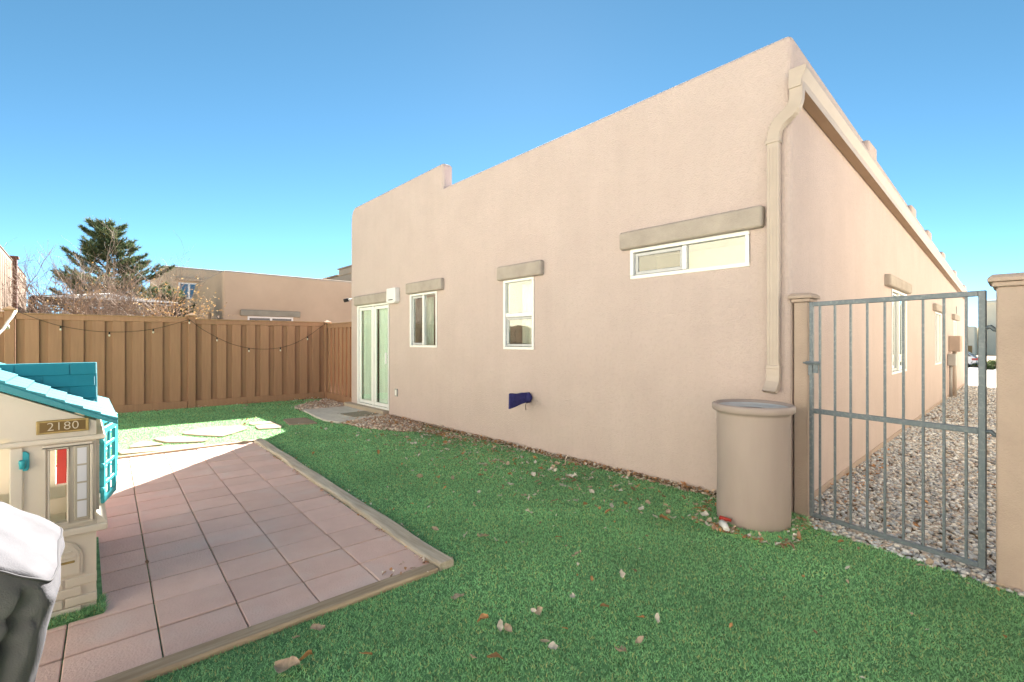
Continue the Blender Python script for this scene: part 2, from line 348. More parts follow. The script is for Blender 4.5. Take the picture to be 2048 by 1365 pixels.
# ------------------------------------------------------------------ the house
house = thing('stucco_house', 'single-storey beige stucco house with stepped parapet, white windows and sliding door', 'house')
XL = -8.53; ZT = 3.955; ZR = 4.30; XS = -5.03; PTH = .2; YB = 17.2; ZB = 3.17
def shell():
    bm = bmesh.new(); V = lambda *p: bm.verts.new(p)
    arc = [(XL, 3.98), (XL + .025, 4.12), (XL + .09, 4.22), (XL + .18, ZR - .03)]
    f0, f1, f2, f3, f4 = V(XL, 0, -.1), V(0, 0, -.1), V(0, 0, ZT), V(XS, 0, ZT - .06), V(XS, 0, ZR)
    fa = [V(x, 0, z) for x, z in arc]; ma = [V(x, PTH, z) for x, z in arc]
    m4, n4, n5 = V(XS, PTH, ZR), V(XS, PTH, ZT - .06), V(XL, PTH, ZT - .06)
    b0, b1, b2, b5 = V(XL, YB, -.1), V(0, YB, -.1), V(0, YB, ZB), V(XL, YB, ZB)
    F = bm.faces.new
    F([f0, f1, f2, f3, f4] + fa[::-1]); F([f4, m4] + ma[::-1][:1] + fa[::-1][:1])
    for i in range(3): F([fa[i], fa[i + 1], ma[i + 1], ma[i]])
    F([f3, n4, m4, f4]); F([m4, n4, n5] + ma)
    F([f2, b2, b5, n5, n4, f3]); F([f0, fa[0], ma[0], n5, b5, b0]); F([f1, b1, b2, f2]); F([b0, b5, b2, b1]); F([f0, b0, b1, f1])
    bmesh.ops.recalc_face_normals(bm, faces=bm.faces)
    es = []
    for e in bm.edges:
        a, b = e.verts[0].co, e.verts[1].co
        if e.calc_face_angle_signed(0) > .3 and max(a.z, b.z) > .5: es.append(e)
    bmesh.ops.bevel(bm, geom=es, offset=.05, segments=4, profile=.5, affect='EDGES', clamp_overlap=True)
    bmesh.ops.triangulate(bm, faces=[f for f in bm.faces if len(f.verts) > 4])
    me = bpy.data.meshes.new('wall'); bm.to_mesh(me); bm.free(); me.materials.append(STUCCO)
    o = bpy.data.objects.new('wall', me); COL.objects.link(o); return o
wall = shell()
WIN_F = [('big', -1.523, -.333, 2.078, 2.379), ('mid', -3.549, -2.973, 1.311, 2.244), ('sl', -6.041, -5.203, 1.318, 2.235), ('door', -8.185, -6.822, .111, 2.149)]
WIN_S = [('s1', 4.321, 5.566, .939, 2.172), ('s2', 9.25, 10.36, .907, 2.05), ('s3', 13.1, 13.9, 1.3, 1.98)]
cut = MB()
for n_, a, b, z0, z1 in WIN_F: cut.box(a + .01, b - .01, -.2, .7, z0 + .01, z1 - .01)
for n_, a, b, z0, z1 in WIN_S: cut.box(-.6, .2, a + .01, b - .01, z0 + .01, z1 - .01)
co = cut.build('cutter', STUCCO)
md = wall.modifiers.new('b', 'BOOLEAN'); md.operation = 'DIFFERENCE'; md.solver = 'EXACT'; md.object = co
dg = bpy.context.evaluated_depsgraph_get(); me = bpy.data.meshes.new_from_object(wall.evaluated_get(dg))
wall.modifiers.clear(); wall.data = me; bpy.data.objects.remove(co); wall.parent = house
for p in me.polygons: p.use_smooth = False

FT = lambda u, w, z: (u, -w, z)          # front wall: u along x, w outwards
ST = lambda u, w, z: (w, u, z)           # side wall: u along y
def ring(mb, u0, u1, z0, z1, t, w0, w1, T):
    mb.box(u0, u1, w0, w1, z0, z0 + t, T); mb.box(u0, u1, w0, w1, z1 - t, z1, T)
    mb.box(u0, u0 + t, w0, w1, z0 + t, z1 - t, T); mb.box(u1 - t, u1, w0, w1, z0 + t, z1 - t, T); return mb
def pane(par, u0, u1, z0, z1, w, T, mat): return MB().box(u0, u1, w - .004, w, z0, z1, T).build('pane', mat, par)
def window(T, u0, u1, z0, z1, style, glass, lab=None, glass2=None):
    name = 'sliding_door' if style == 'door' else 'window'
    t = .035; mb = MB(); ring(mb, u0 - .006, u1 + .006, z0 - .006, z1 + .006, t, -.09, .012, T); uc = (u0 + u1) / 2; zc = (z0 + z1) / 2
    if style == 'hslide': mb.box(uc - .022, uc + .022, -.06, .006, z0 + t, z1 - t, T)
    if style == 'single': mb.box(u0 + t, u1 - t, -.06, .004, zc - .035, zc + .02, T)
    if style == 'door': mb.box(uc - .045, uc + .035, -.07, .0, z0 + t, z1 - t, T)
    fr = mb.build(name, VINYL, house, .004, 1)
    if lab: fr['label'] = lab
    a, b, c, d = u0 + t, u1 - t, z0 + t, z1 - t
    if style == 'hslide':
        s = ring(MB(), a + .003, uc - .024, c + .003, d - .003, .032, -.05, -.02, T).build('sash', SASH, fr, .003, 1)
        pane(fr, a + .035, uc - .056, c + .035, d - .035, -.03, T, glass2 or glass); pane(fr, uc + .024, b, c, d, -.022, T, glass)
    elif style == 'single':
        ring(MB(), a + .003, b - .003, c + .003, zc - .038, .03, -.05, -.02, T).build('sash', SASH, fr, .003, 1)
        pane(fr, a + .033, b - .033, c + .033, zc - .068, -.03, T, glass); pane(fr, a, b, zc + .022, d, -.022, T, glass)
    elif style == 'door':
        for q, (p0, p1) in enumerate(((a + .003, uc - .047), (uc + .037, b - .003))):
            ring(MB(), p0, p1, c + .003, d - .003, .06, -.055, -.022, T).build('door_panel', VINYL, fr, .004, 1)
            pane(fr, p0 + .062, p1 - .062, c + .065, d - .065, -.035, T, glass)
    return fr
def curtain(parent, T, u0, u1, z0, z1, w, mat, amp=.02, fold=.09):
    mb = MB(); n = max(8, int((u1 - u0) / fold * 6)); P = []
    for i in range(n + 1):
        u = u0 + (u1 - u0) * i / n; P.append((u, w + amp * math.sin(2 * math.pi * u / fold) + amp * .5 * math.sin(u * 31)))
    for (ua, wa), (ub, wb) in zip(P[:-1], P[1:]): mb.face([T(ua, wa, z0), T(ub, wb, z0), T(ub, wb, z1), T(ua, wa, z1)], True)
    return mb.build('curtain', mat, parent)
wb = window(FT, *WIN_F[0][1:], 'hslide', GLASSB, 'low wide sliding window under the long lintel', GLASSC)
MB().box(-1.48, -.37, -.45, -.44, 2.1, 2.36, FT).build('reflection_panel', REFLCREAM, wb)  # cream panel behind the glass, imitates the reflected sunlit wall
wm = window(FT, *WIN_F[1][1:], 'single', GLASSB, 'narrow single-hung window with a grey lower sash')
curtain(wm, FT, -3.5, -3.02, 1.34, 2.22, -.3, CURT, .02)
ws = window(FT, *WIN_F[2][1:], 'hslide', GLASS, 'upright sliding window beside the door')
curtain(ws, FT, -6.0, -5.75, 1.34, 2.2, -.3, CURT, .02)
wd = window(FT, *WIN_F[3][1:], 'door', GLASSD, 'white two-panel sliding glass door')
curtain(wd, FT, -8.15, -7.72, .15, 2.12, -.1, CURT, .012); curtain(wd, FT, -7.42, -6.86, .15, 2.12, -.1, CURT, .012); curtain(wd, FT, -7.73, -7.43, .15, 2.12, -.2, CURTD)
MB().box(-6.93, -6.90, .0, .035, .98, 1.2, FT).build('handle', VINYL, wd, .005)
for (n_, a, b, z0, z1), st in zip(WIN_S, ('hslide', 'hslide', 'hslide')):
    w_ = window(ST, a, b, z0, z1, st, GLASS)
    curtain(w_, ST, a + .05, b - .05, z0, z1, -.3, CURT, .02)
# lintels
def lintel(T, u0, u1, z0, z1, d=.075):
    nu = max(2, int((u1 - u0) / .16)); mb = MB().box(u0, u1, -.02, d, z0, z1, T); o = mb.build('lintel', LINTEL, house, .028, 4)
    return o
lintel(FT, -1.63, -.2, 2.385, 2.572); lintel(FT, -3.635, -2.79, 2.25, 2.44); lintel(FT, -6.10, -4.99, 2.243, 2.433); lintel(FT, -8.24, -6.67, 2.157, 2.35)
lintel(ST, 3.82, 5.62, 2.18, 2.34); lintel(ST, 8.9, 10.6, 2.057, 2.21); lintel(ST, 12.8, 14.2, 1.99, 2.14)
# gutter (K profile, open at the top) and its end cap, falling towards the far end as in the photo
def gut(y): return 3.60 - .0415 * y
def gutter_T(x, z, y): return (x, y, gut(y) + z)
prof = [(0.006, 0), (.006, -.155), (.095, -.155), (.10, -.10), (.118, -.06), (.132, -.03), (.132, 0), (.122, 0), (.122, -.03), (.09, -.1), (.085, -.147), (.012, -.147), (.012, 0)]
m = MB(); ya, yb = -.085, 16.6; k = len(m.v); n = len(prof)
for y in (ya, yb): m.v += [gutter_T(x, z, y) for x, z in prof]
for i in range(n): j = (i + 1) % n; m.f.append((k + i, k + j, k + n + j, k + n + i)); m.sm.append(False)
gutter = m.build('gutter', TRIM, house)
outer = prof[:7]
MB().prism([(x, gut(ya) + z) for x, z in outer], ya - .012, ya - .0005, 'y').build('end_cap', TRIM, gutter, .002, 1)
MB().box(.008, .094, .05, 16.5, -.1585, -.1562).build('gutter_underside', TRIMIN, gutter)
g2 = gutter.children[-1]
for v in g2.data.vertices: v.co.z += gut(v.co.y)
# downspout with elbows and kick-out
px_ = -.118
pts = [(.055, -.052, 3.47)]
P0, P1, P2, P3 = Vector((.055, -.052, 3.40)), Vector((.055, -.052, 3.20)), Vector((px_, -.048, 3.32)), Vector((px_, -.048, 3.06))
for i in range(15):
    t = i / 14; pts.append(tuple(P0 * (1 - t) ** 3 + P1 * (3 * t * (1 - t) ** 2) + P2 * (3 * t * t * (1 - t)) + P3 * t ** 3))
ds = MB().rtube(pts, .098, .068, (0, -1, 0)).build('downspout', TRIM, house, .008, 2)
mm = MB()                                                   # ribs of the flexible elbow
for i in range(4, 14):
    a = Vector(pts[i]); b = Vector(pts[i + 1]); d = (b - a).normalized() * .006; mm.rtube([a - d, a + d], .104, .074, (0, -1, 0))
mm.build('elbow_rib', TRIM, ds)
MB().rtube([(px_, -.048, 3.08), (px_, -.048, 1.16)], .092, .062, (0, -1, 0)).build('pipe', TRIM, ds, .008, 2)
for dxr in (-.025, 0, .025): MB().box(px_ + dxr - .004, px_ + dxr + .004, -.083, -.0785, 1.2, 3.02).build('pipe_rib', TRIM, ds)
MB().rtube([(px_, -.048, 1.21), (px_, -.048, 1.12), (px_, -.056, 1.075), (px_ - .004, -.085, 1.03), (px_ - .006, -.13, 1.0)], .102, .07, (1, 0, 0) if False else (0, -.9, .35)).build('kick_out', TRIM, ds, .006, 2)
for zz in (1.19, 3.06): MB().box(px_ - .053, px_ + .053, -.087, -.012, zz, zz + .03).build('strap', TRIM, ds, .003, 1)
# canales (stucco scuppers) along the side parapet
for y, hh in ((2.25, .2), (5.3, .19), (7.2, .18), (9.5, .17), (12.2, .16), (15.2, .16)):
    zt = ZT - (ZT - ZB) * y / YB - .17
    MB().box(-.1, .115, y, y + .42, zt - .17, zt + .02).build('roof_scupper', STUCCO, house, .035, 3)
# stucco weep screed and foundation strip along the side wall
MB().box(.0, .012, .25, 16.9, -.05, .055).build('foundation_strip', POSTST, house)
MB().box(-6.8, -.02, -.008, .0, -.05, .028).build('foundation_strip', SOIL, house)
# small fixtures
o = MB().box(-6.575, -6.48, -.022, .0, .40, .54).build('outlet_box', GREYP, house, .006, 2); MB().box(-6.555, -6.5, -.027, -.0205, .42, .52).build('outlet_flap', WHITE, o, .004)
ab = thing('alarm_box', 'small white alarm siren box on the wall at the end of the door lintel', 'alarm box')
b_ = MB().prism([(-6.74, 2.395), (-6.42, 2.395), (-6.405, 2.15), (-6.45, 2.115), (-6.70, 2.115), (-6.755, 2.15)], -.10, -.001, 'y').build('housing', WHITE, ab, .012, 3)
MB().box(-6.66, -6.5, -.1035, -.099, 2.17, 2.185).build('slot', DARK, b_)
sc_ = thing('security_camera', 'small black security camera on the house corner above the fence end', 'camera')
MB().tube([(-8.50, -.002, 2.32), (-8.50, -.05, 2.31), (-8.52, -.09, 2.30)], .018, 8).build('bracket', WHITE, sc_)
MB().tube([(-8.50, -.06, 2.305), (-8.57, -.13, 2.285)], .038, 12).build('camera_body', BLACKM, sc_)
fc = thing('faucet_cover', 'navy blue insulated faucet cover pouch fixed to the shaded wall', 'faucet cover')
mb = MB(); mb.lathe([(.001, .0), (.045, .004), (.066, .02), (.07, .05), (.055, .085), (.03, .10), (.001, .102)], 0, 0, 20, lambda a, z: .10 * math.sin(5 * a + z * 60))
kn = mb.build('gathered_neck', BLUE, fc); kn.matrix_local = Matrix.Translation((-3.045, -.004, .69)) @ Matrix.Rotation(R(90), 4, 'X')
pf = MB(); P = [(-.07, .64), (-.07, .755), (-.36, .775), (-.36, .57)]
k = len(pf.v); nn = 8
for i in range(nn + 1):
    t = i / nn; y = -.07 - .29 * t; zt = .752 + .012 * t + .004 * math.sin(t * 9); zb = .645 - .075 * t; wd_ = .05 - .03 * t + .005 * math.sin(t * 11)
    pf.v += [(-3.05 - wd_, y, zb), (-3.05 - wd_ * .6, y, zt), (-3.05 + wd_ * .6, y, zt), (-3.05 + wd_, y, zb)]
for i in range(nn):
    for q in range(4): pf.f.append((k + i * 4 + q, k + i * 4 + (q + 1) % 4, k + i * 4 + 4 + (q + 1) % 4, k + i * 4 + 4 + q)); pf.sm.append(True)
pf.f.append((k + nn * 4, k + nn * 4 + 1, k + nn * 4 + 2, k + nn * 4 + 3)); pf.sm.append(False)
pf.build('pouch', BLUE, fc, .006, 2)
MB().tube([(-3.05, -.06, .64), (-3.055, -.07, .58), (-3.05, -.068, .53)], .004, 6).build('drawstring', CORD, fc)
mt = thing('electric_meter', 'tan electric meter cabinet with conduit on the far end of the side wall', 'meter')
MB().box(.001, .22, 12.0, 12.6, 1.15, 1.55).build('cabinet', POSTST, mt, .01); MB().box(.001, .16, 11.7, 11.9, .8, 1.1).build('meter_can', GREYP, mt, .02)
MB().tube([(.1, 12.2, 1.16), (.1, 12.2, -.02)], .045, 8).build('conduit', TRIM, mt); MB().tube([(.06, 11.8, .82), (.06, 11.8, -.02)], .03, 8).build('conduit', GREYP, mt)
MB().box(.0, .02, 14.0, 14.2, 2.2, 2.4).build('vent', GREYP, house)

# ------------------------------------------------------------------ gate posts, side walls, gate
def post(x0, x1, y0, y1, h, label, ov=.035):
    t = thing('gate_post', label, 'gate post')
    MB().box(x0, x1, y0, y1, -.05, h).build('shaft', POSTST, t, .012, 3)
    c = MB().box(x0 - ov * .5, x1 + ov * .5, y0 - ov * .5, y1 + ov * .5, h + .0, h + .028).build('cap', POSTST, t, .008, 2)
    cx, cy = (x0 + x1) / 2, (y0 + y1) / 2; a, b = x0 - ov, x1 + ov; e, d = y0 - ov, y1 + ov; k = .02
    m = MB(); m.v = [(a, e, h + .029), (b, e, h + .029), (b, d, h + .029), (a, d, h + .029), (a, e, h + .05), (b, e, h + .05), (b, d, h + .05), (a, d, h + .05), (a + k, e + k, h + .072), (b - k, e + k, h + .072), (b - k, d - k, h + .072), (a + k, d - k, h + .072)]
    for q in ((0, 1, 5, 4), (1, 2, 6, 5), (2, 3, 7, 6), (3, 0, 4, 7), (4, 5, 9, 8), (5, 6, 10, 9), (6, 7, 11, 10), (7, 4, 8, 11), (8, 9, 10, 11), (3, 2, 1, 0)): m.f.append(q); m.sm.append(False)
    m.build('cap_top', POSTST, c, .003, 1); return t
post(.014, .118, .004, .17, 1.735, 'slim stucco gate post with moulded cap standing against the house corner')
post(1.178, 1.52, -.37, -.06, 1.735, 'thick stucco gate post with moulded cap on the hinge side of the gate')
gate = thing('metal_gate', 'grey steel bar gate with mid rail hung on the thick stucco post', 'gate')
gl = Vector((.148, -.062, 0)); gr = Vector((1.135, -.285, 0)); gd = (gr - gl); GL = gd.length; gd.normalize(); gn = Vector((gd.y, -gd.x, 0))
def GT(u, w, z): p = gl + gd * u + gn * w; return (p.x, p.y, z)
zb, zt = .045, 1.725
for nme, a in (('stile', (0, .028)), ('stile', (GL - .034, GL))):
    MB().box(a[0], a[1], -.012, .012, zb, zt, GT).build(nme, GATE, gate, .003, 1)
for z0, z1 in ((zb, zb + .032), (.855, .892), (zt - .034, zt)): MB().box(.0285, GL - .0345, -.0115, .0115, z0, z1, GT).build('rail', GATE, gate, .003, 1)
nb = 9
for i in range(nb):
    u = .075 + (GL - .165) * i / (nb - 1)
    for z0, z1 in ((zb + .033, .854), (.893, zt - .035)): MB().box(u - .0065, u + .0065, -.0065, .0065, z0, z1, GT).build('bar', GATE, gate)
lt = MB().box(-.02, .09, .0185, .03, 1.235, 1.262, GT).build('latch', GATE, gate, .003, 1); MB().box(.0, .03, .0185, .026, 1.15, 1.234, GT).build('latch_plate', GATE, lt, .003, 1); MB().tube([GT(-.03, .036, 1.249), GT(.10, .036, 1.249)], .007, 8).build('bolt', GATE, lt)
MB().box(.032, .068, .010, .016, 1.17, 1.234, GT).build('latch_plate', GATE, lt)
for zz in (1.50, .875):
    h = MB().tube([GT(GL, 0, zz), GT(GL + .02, 0, zz + .005), GT(GL + .035, -.0, zz - .012), GT(GL + .06, 0, zz - .02)], .012, 8).build('hinge', GATE, gate)
yw = tag(MB().box(1.525, 4.25, -.32, -.12, -.05, 1.7).build('yard_wall', POSTST, None, .02), 'stucco yard wall running on from the thick gate post', 'wall')

# ------------------------------------------------------------------ rain barrel and what lies round it
bx, by = -.158, -.392
br = thing('rain_barrel', 'tall tan plastic rain barrel with wide rim under the downspout', 'barrel')
prof = [(.248, .0), (.258, .02), (.261, .1), (.258, .3), (.257, .5), (.260, .7), (.263, .845), (.265, .868), (.286, .872), (.293, .880), (.294, .912), (.288, .926), (.276, .930), (.266, .924), (.262, .910), (.258, .908)]
MB().lathe(prof, bx, by, 64, lambda a, z: .008 * math.sin(2 * a + .6) * (1 - z) + .003 * math.sin(3 * a + z * 3)).build('body', BARREL, br)
rim_in = MB().lathe([(.258, .907), (.25, .896), (.22, .892), (.15, .893), (.142, .88)], bx, by, 48).build('basin', M('barrel_lid', (.5, .52, .55), .35, var=.06, vs_=12, spec=.5), br)
MB().lathe([(.143, .884), (.0005, .882)], bx, by, 32).build('hole_shade', HOLESHADE, br)  # dark disc standing in for the shade inside the hole
MB().box(bx - .278, bx - .262, by - .03, by + .03, .78, .85).build('sticker', WHITE, br, .002, 1)
patch_poly = [(-.49, -.735), (-.22, -.80), (.185, -.785), (.195, -.2), (.11, -.02), (-.49, -.1)]
tp = struct(MB().prism(patch_poly, -.02, .012).build('turf_patch', TURFB))
cup = thing('crushed_cup', 'crumpled red and white cup lying at the foot of the rain barrel', 'litter')
c0 = Vector((-.25, -.735, .05))
MB().tube([c0, c0 + Vector((.035, -.035, -.002)), c0 + Vector((.07, -.08, -.01))], [.026, .024, .019], 14).build('cup_body', WHITE, cup)
MB().tube([c0 + Vector((-.03, .03, .025)), c0 + Vector((.05, .045, .02))], [.017, .011], 10).build('red_lid', REDP, cup)

# ------------------------------------------------------------------ composite fence
FA = Vector((-10.94, -8.2, 0)); F0 = Vector((-10.902, -5.22, 0)); F1 = Vector((-10.713, -2.55, 0)); F2 = Vector((-10.512, .25, 0))
def fence_post(p, h, label):
    t = thing('fence_post', label, 'fence post', group='brown fence posts')
    MB().box(p.x - .065, p.x + .065, p.y - .065, p.y + .065, -.05, h).build('shaft', FENCE, t, .008, 2)
    c = MB().box(p.x - .088, p.x + .088, p.y - .088, p.y + .088, h, h + .03).build('cap', CAPL, t, .006, 2)
    m = MB(); a = .085; z = h + .031
    m.v = [(p.x - a, p.y - a, z), (p.x + a, p.y - a, z), (p.x + a, p.y + a, z), (p.x - a, p.y + a, z), (p.x, p.y, z + .055)]
    for q in ((0, 1, 4), (1, 2, 4), (2, 3, 4), (3, 0, 4), (3, 2, 1, 0)): m.f.append(q); m.sm.append(False)
    m.build('cap_point', CAPL, c)
    return t
fence_post(F0, 1.96, 'brown fence post with pointed cap where the pale cord is tied'); fence_post(F1, 1.94, 'brown fence post with pointed cap between the two string light swags')
fence_post(F2, 1.86, 'brown corner fence post carrying the end of the string lights')
def panel(A, B, h, nfront, label, mats=(FENCE, FENCED), off=.07, face=1, base=0.0, cat='fence'):
    t = thing('board_fence', label, cat, group='brown composite fence panels' if mats[0] is FENCE else None)
    d = (B - A); L = d.length; d.normalize(); nn = Vector((d.y, -d.x, 0)) * face
    def T(u, w, z): p = A + d * u + nn * w; return (p.x, p.y, z + base)
    MB().box(off, L - off, -.03, .034, h - .105, h - .012, T).build('top_rail', mats[0], t, .005, 1)
    MB().box(off, L - off, -.045, .045, h - .0115, h + .01, T).build('top_rail_cap', CAPL if mats[0] is FENCE else mats[0], t, .004, 1)
    MB().box(off, L - off, -.03, .034, -.03, .15, T).build('bottom_rail', mats[0], t, .005, 1)
    pitch = (L - 2 * off) / (nfront + .4); wf = pitch * .62
    fr = bk = None
    for i in range(nfront + 1):
        u = off + pitch * (i + .38)
        if i < nfront:
            fb = MB(); fb.box(u, u + wf, .002, .026, .1505, h - .1055, T); fb.build('board', mats[0], t, .004, 1)
        ub0 = u - pitch * .54; ub1 = u + pitch * .22
        MB().box(max(ub0, off), min(ub1, L - off), -.03, -.012, .1505, h - .1055, T).build('recessed_board', mats[1], t)
    return t
panel(FA, F0, 1.93, 10, 'brown board fence panel running out of view beyond the cord post'); panel(F0, F1, 1.915, 8, 'brown board fence panel behind the playhouse, three bulbs hanging on it')
panel(F1, F2, 1.885, 9, 'brown board fence panel beyond the flagstones, four bulbs hanging on it')
panel(F2, Vector((-8.60, .2, 0)), 1.84, 7, 'short brown board fence panel closing the gap to the house wall', off=.066)
fence_post(Vector((-8.63, .3, 0)), 1.86, 'brown fence post half hidden behind the house corner')
# string lights
def fp(zx, zy):                                             # pixel on the zoomed fence crop -> point just in front of the fence plane
    px, py = zx / 2.926, 400 + zy / 2.926
    d = F2 - F0; r = ray(px, 682.5); a = d.x * -r.y + d.y * r.x
    wx, wy = CAMP.x - F0.x, CAMP.y - F0.y; t = (wx * -r.y + wy * r.x) / a; q = F0 + d * t
    dist = (q.xy - CAMP.xy).length / r.xy.length - .13; rr = ray(px, py); return CAMP + rr * dist
sg = thing('string_lights', 'brown cord of string lights with small bulbs swagged along the fence', 'string lights')
def cat(pts, n=6):
    out = []; P = [pts[0]] + pts + [pts[-1]]
    for i in range(1, len(P) - 2):
        for k in range(n):
            t = k / n; a, b, c, d = P[i - 1], P[i], P[i + 1], P[i + 2]
            out.append(.5 * ((2 * b) + (c - a) * t + (2 * a - 5 * b + 4 * c - d) * t * t + (3 * b - a - 3 * c + d) * t ** 3))
    out.append(pts[-1]); return out
sw1 = [fp(*p) for p in ((105, 655), (150, 672), (250, 708), (355, 738), (500, 763), (640, 774), (780, 770), (897, 756), (1000, 732), (1108, 700))]
sw2 = [fp(*p) for p in ((1108, 700), (1180, 755), (1270, 805), (1360, 845), (1457, 868), (1555, 874), (1641, 865), (1720, 842), (1800, 800), (1870, 750), (1912, 720))]
sw3 = [fp(*p) for p in ((1912, 720), (1918, 780), (1920, 900), (1935, 1020), (1922, 1090), (1918, 1150))]
for sw in (sw1, sw2, sw3): MB().tube(cat(sw), .005, 5).build('cord', CORD, sg)
for p in ((355, 738), (640, 774), (897, 756), (1270, 805), (1457, 868), (1641, 865), (1800, 800), (1108, 702)):
    q = fp(*p); s_ = MB().tube([q, q + Vector((0, 0, -.045))], .013, 8).build('socket', BLACKM, sg)
    MB().lathe([(.009, q.z - .043), (.015, q.z - .055), (.018, q.z - .07), (.012, q.z - .085), (.001, q.z - .09)], q.x, q.y, 12).build('bulb', BULB, s_)
pcd = thing('pale_cord', 'pale twisted cord with a bulb tied to the fence post behind the playhouse', 'cord')
A = at(31, 624, 8.25); B = at(-40, 705, 7.2); pts = [A.lerp(B, t / 8) + Vector((random.uniform(-.012, .012), 0, random.uniform(-.012, .012) - .05 * math.sin(math.pi * t / 8))) for t in range(9)]
MB().tube(pts, .022, 7).build('cord', BULB, pcd); MB().tube([at(14, 650, 8.0), at(12, 658, 8.0)], [.03, .045], 8).build('bulb', BULB, pcd)

# ------------------------------------------------------------------ playhouse
ph = thing('toy_playhouse', 'cream plastic toy playhouse with teal shingled roof and number plaque', 'playhouse')
PX, PY0, PY1, PXB = -2.02, -4.232, -5.15, -3.05            # front plane, right end, left end, back plane
def front_wall():
    # front face as a grid of cells with door and window openings, thickness 5 cm
    ycuts = [PY1, -4.92, -4.545, -4.408, -4.343, PY0]; zc = [.05, .44, .495, .875, .95]
    mb = MB(); t0, t1 = PX - .05, PX
    def top(y): return 1.02 + (min(PY0 - y, y - PY1)) * .53 - .0
    holes = [(-4.92, -4.545, .05, .95), (-4.408, -4.343, .495, .875)]
    for ya, yb in zip(ycuts[:-1], ycuts[1:]):
        for za, zb_ in zip(zc[:-1], zc[1:]):
            if any(a <= ya + 1e-6 and yb <= b + 1e-6 and c <= za + 1e-6 and zb_ <= d + 1e-6 for a, b, c, d in holes): continue
            mb.box(t0, t1, ya, yb, za, zb_)
    mb.prism([(PY1, .95), (PY0, .95), (PY0, 1.0), ((PY0 + PY1) / 2, 1.0 + (PY0 - PY1) / 2 * .5), (PY1, 1.0)], t0, t1, 'x')
    return mb.build('front_wall', CREAM, ph)
fw = front_wall()
for a in ((PY0 - .045, PY0), (PY1, PY1 + .045)):
    sidew = MB(); x0, x1 = PXB, PX - .051
    sidew.box(x0, x1, a[0], a[1], .05, .47); sidew.box(x0, x1, a[0], a[1], .9, 1.0); sidew.box(x0, x0 + .25, a[0], a[1], .4705, .8995); sidew.box(x1 - .22, x1, a[0], a[1], .4705, .8995)
    sidew.build('side_wall', CREAM, ph)
bwm = MB()
for y0_, y1_, z0_, z1_ in ((PY1 + .046, PY0 - .046, .05, .47), (PY1 + .046, PY1 + .11, .47, .9), (PY1 + .25, -4.415, .47, .9), (-4.29, PY0 - .046, .47, .9)): bwm.box(PXB, PXB + .05, y0_, y1_, z0_, z1_)
bwm.prism([(PY1 + .046, .9), (PY0 - .046, .9), (PY0 - .046, 1.0), ((PY0 + PY1) / 2, 1.22), (PY1 + .046, 1.0)], PXB, PXB + .05, 'x')
bw = bwm.build('back_wall', CREAM, ph)
for zz in np.arange(.12, .42, .09):                          # moulded brick courses on the inner back wall
    for j in range(4):
        y = PY1 + .1 + j * .2 + (.1 if int(zz * 100) % 2 else 0)
        if y + .18 < PY0 - .06: MB().box(PXB + .0505, PXB + .058, y, y + .185, zz, zz + .078).build('moulded_brick', CREAM, bw, .003, 1)
# front mouldings
MB().box(PX + .0005, PX + .022, PY1, PY0 + .035, .905, .93).build('cornice', CREAM, ph, .006, 2)
MB().box(PXB, PX, PY0 + .0005, PY0 + .035, .905, .93).build('cornice', CREAM, ph, .006, 2)
sl_ = MB().box(PX + .0005, PX + .028, PY1, PY0 + .045, .425, .462).build('sill', CREAM, ph, .008, 2)
MB().prism([(PY0 + .0005, .42), (PY0 + .045, .425), (PY0 + .045, .46), (PY0 + .0005, .52)], PXB, PX, 'x').build('side_sill', CREAM, ph, .006, 2)
MB().box(PX - .2, PX, PY0 + .0005, PY0 + .012, .53, .9).build('corner_post', TAUPE, ph)
wr = ring(MB(), -4.432, -4.245, .478, .898, .012, .0005, .014, lambda u, w, z: (PX + w, u, z)).build('window_surround', CREAM, fw, .004, 2)
ring(MB(), -4.414, -4.337, .488, .882, .008, .0005, .010, lambda u, w, z: (PX + w, u, z)).build('window_trim', CREAM, fw, .003, 1)
lp = MB().box(PX + .0005, PX + .012, -4.318, -4.258, .498, .885).build('side_light', TAUPE, fw, .004, 2)
for k in range(4):
    z0 = .512 + k * .0915; MB().box(PX + .0121, PX + .0135, -4.306, -4.270, z0, z0 + .083).build('light_pane', M('playhouse_pane', (.62, .62, .66), .3, var=.03), lp, .001, 1)
# plaque with the number
pq = MB().box(PX + .0005, PX + .012, -4.455, -4.262, .955, 1.022).build('plaque', BRASS, fw, .003, 2)
MB().box(PX + .0121, PX + .0128, -4.443, -4.274, .964, 1.013).build('plaque_field', BRASSD, pq)
for yy in (-4.449, -4.268):
    for zz in (.962, 1.015): MB().tube([(PX + .012, yy, zz), (PX + .0155, yy, zz)], .005, 8).build('rivet', BRASS, pq)
fcv = bpy.data.curves.new('digits', 'FONT'); fcv.body = '2180'; fcv.size = .058; fcv.extrude = .0015; fcv.offset = -.0008; fcv.space_character = 1.05; fcv.align_x = 'CENTER'; fcv.align_y = 'CENTER'
fo = bpy.data.objects.new('digits_tmp', fcv); COL.objects.link(fo); dg = bpy.context.evaluated_depsgraph_get()
dm = bpy.data.meshes.new_from_object(fo.evaluated_get(dg)); bpy.data.objects.remove(fo)
dm.materials.clear(); dm.materials.append(DIGIT); do = bpy.data.objects.new('digits', dm); COL.objects.link(do); do.parent = pq
do.matrix_local = Matrix.Translation((PX + .0145, -4.3585, .9885)) @ Matrix.Rotation(R(90), 4, 'Z') @ Matrix.Rotation(R(90), 4, 'X')
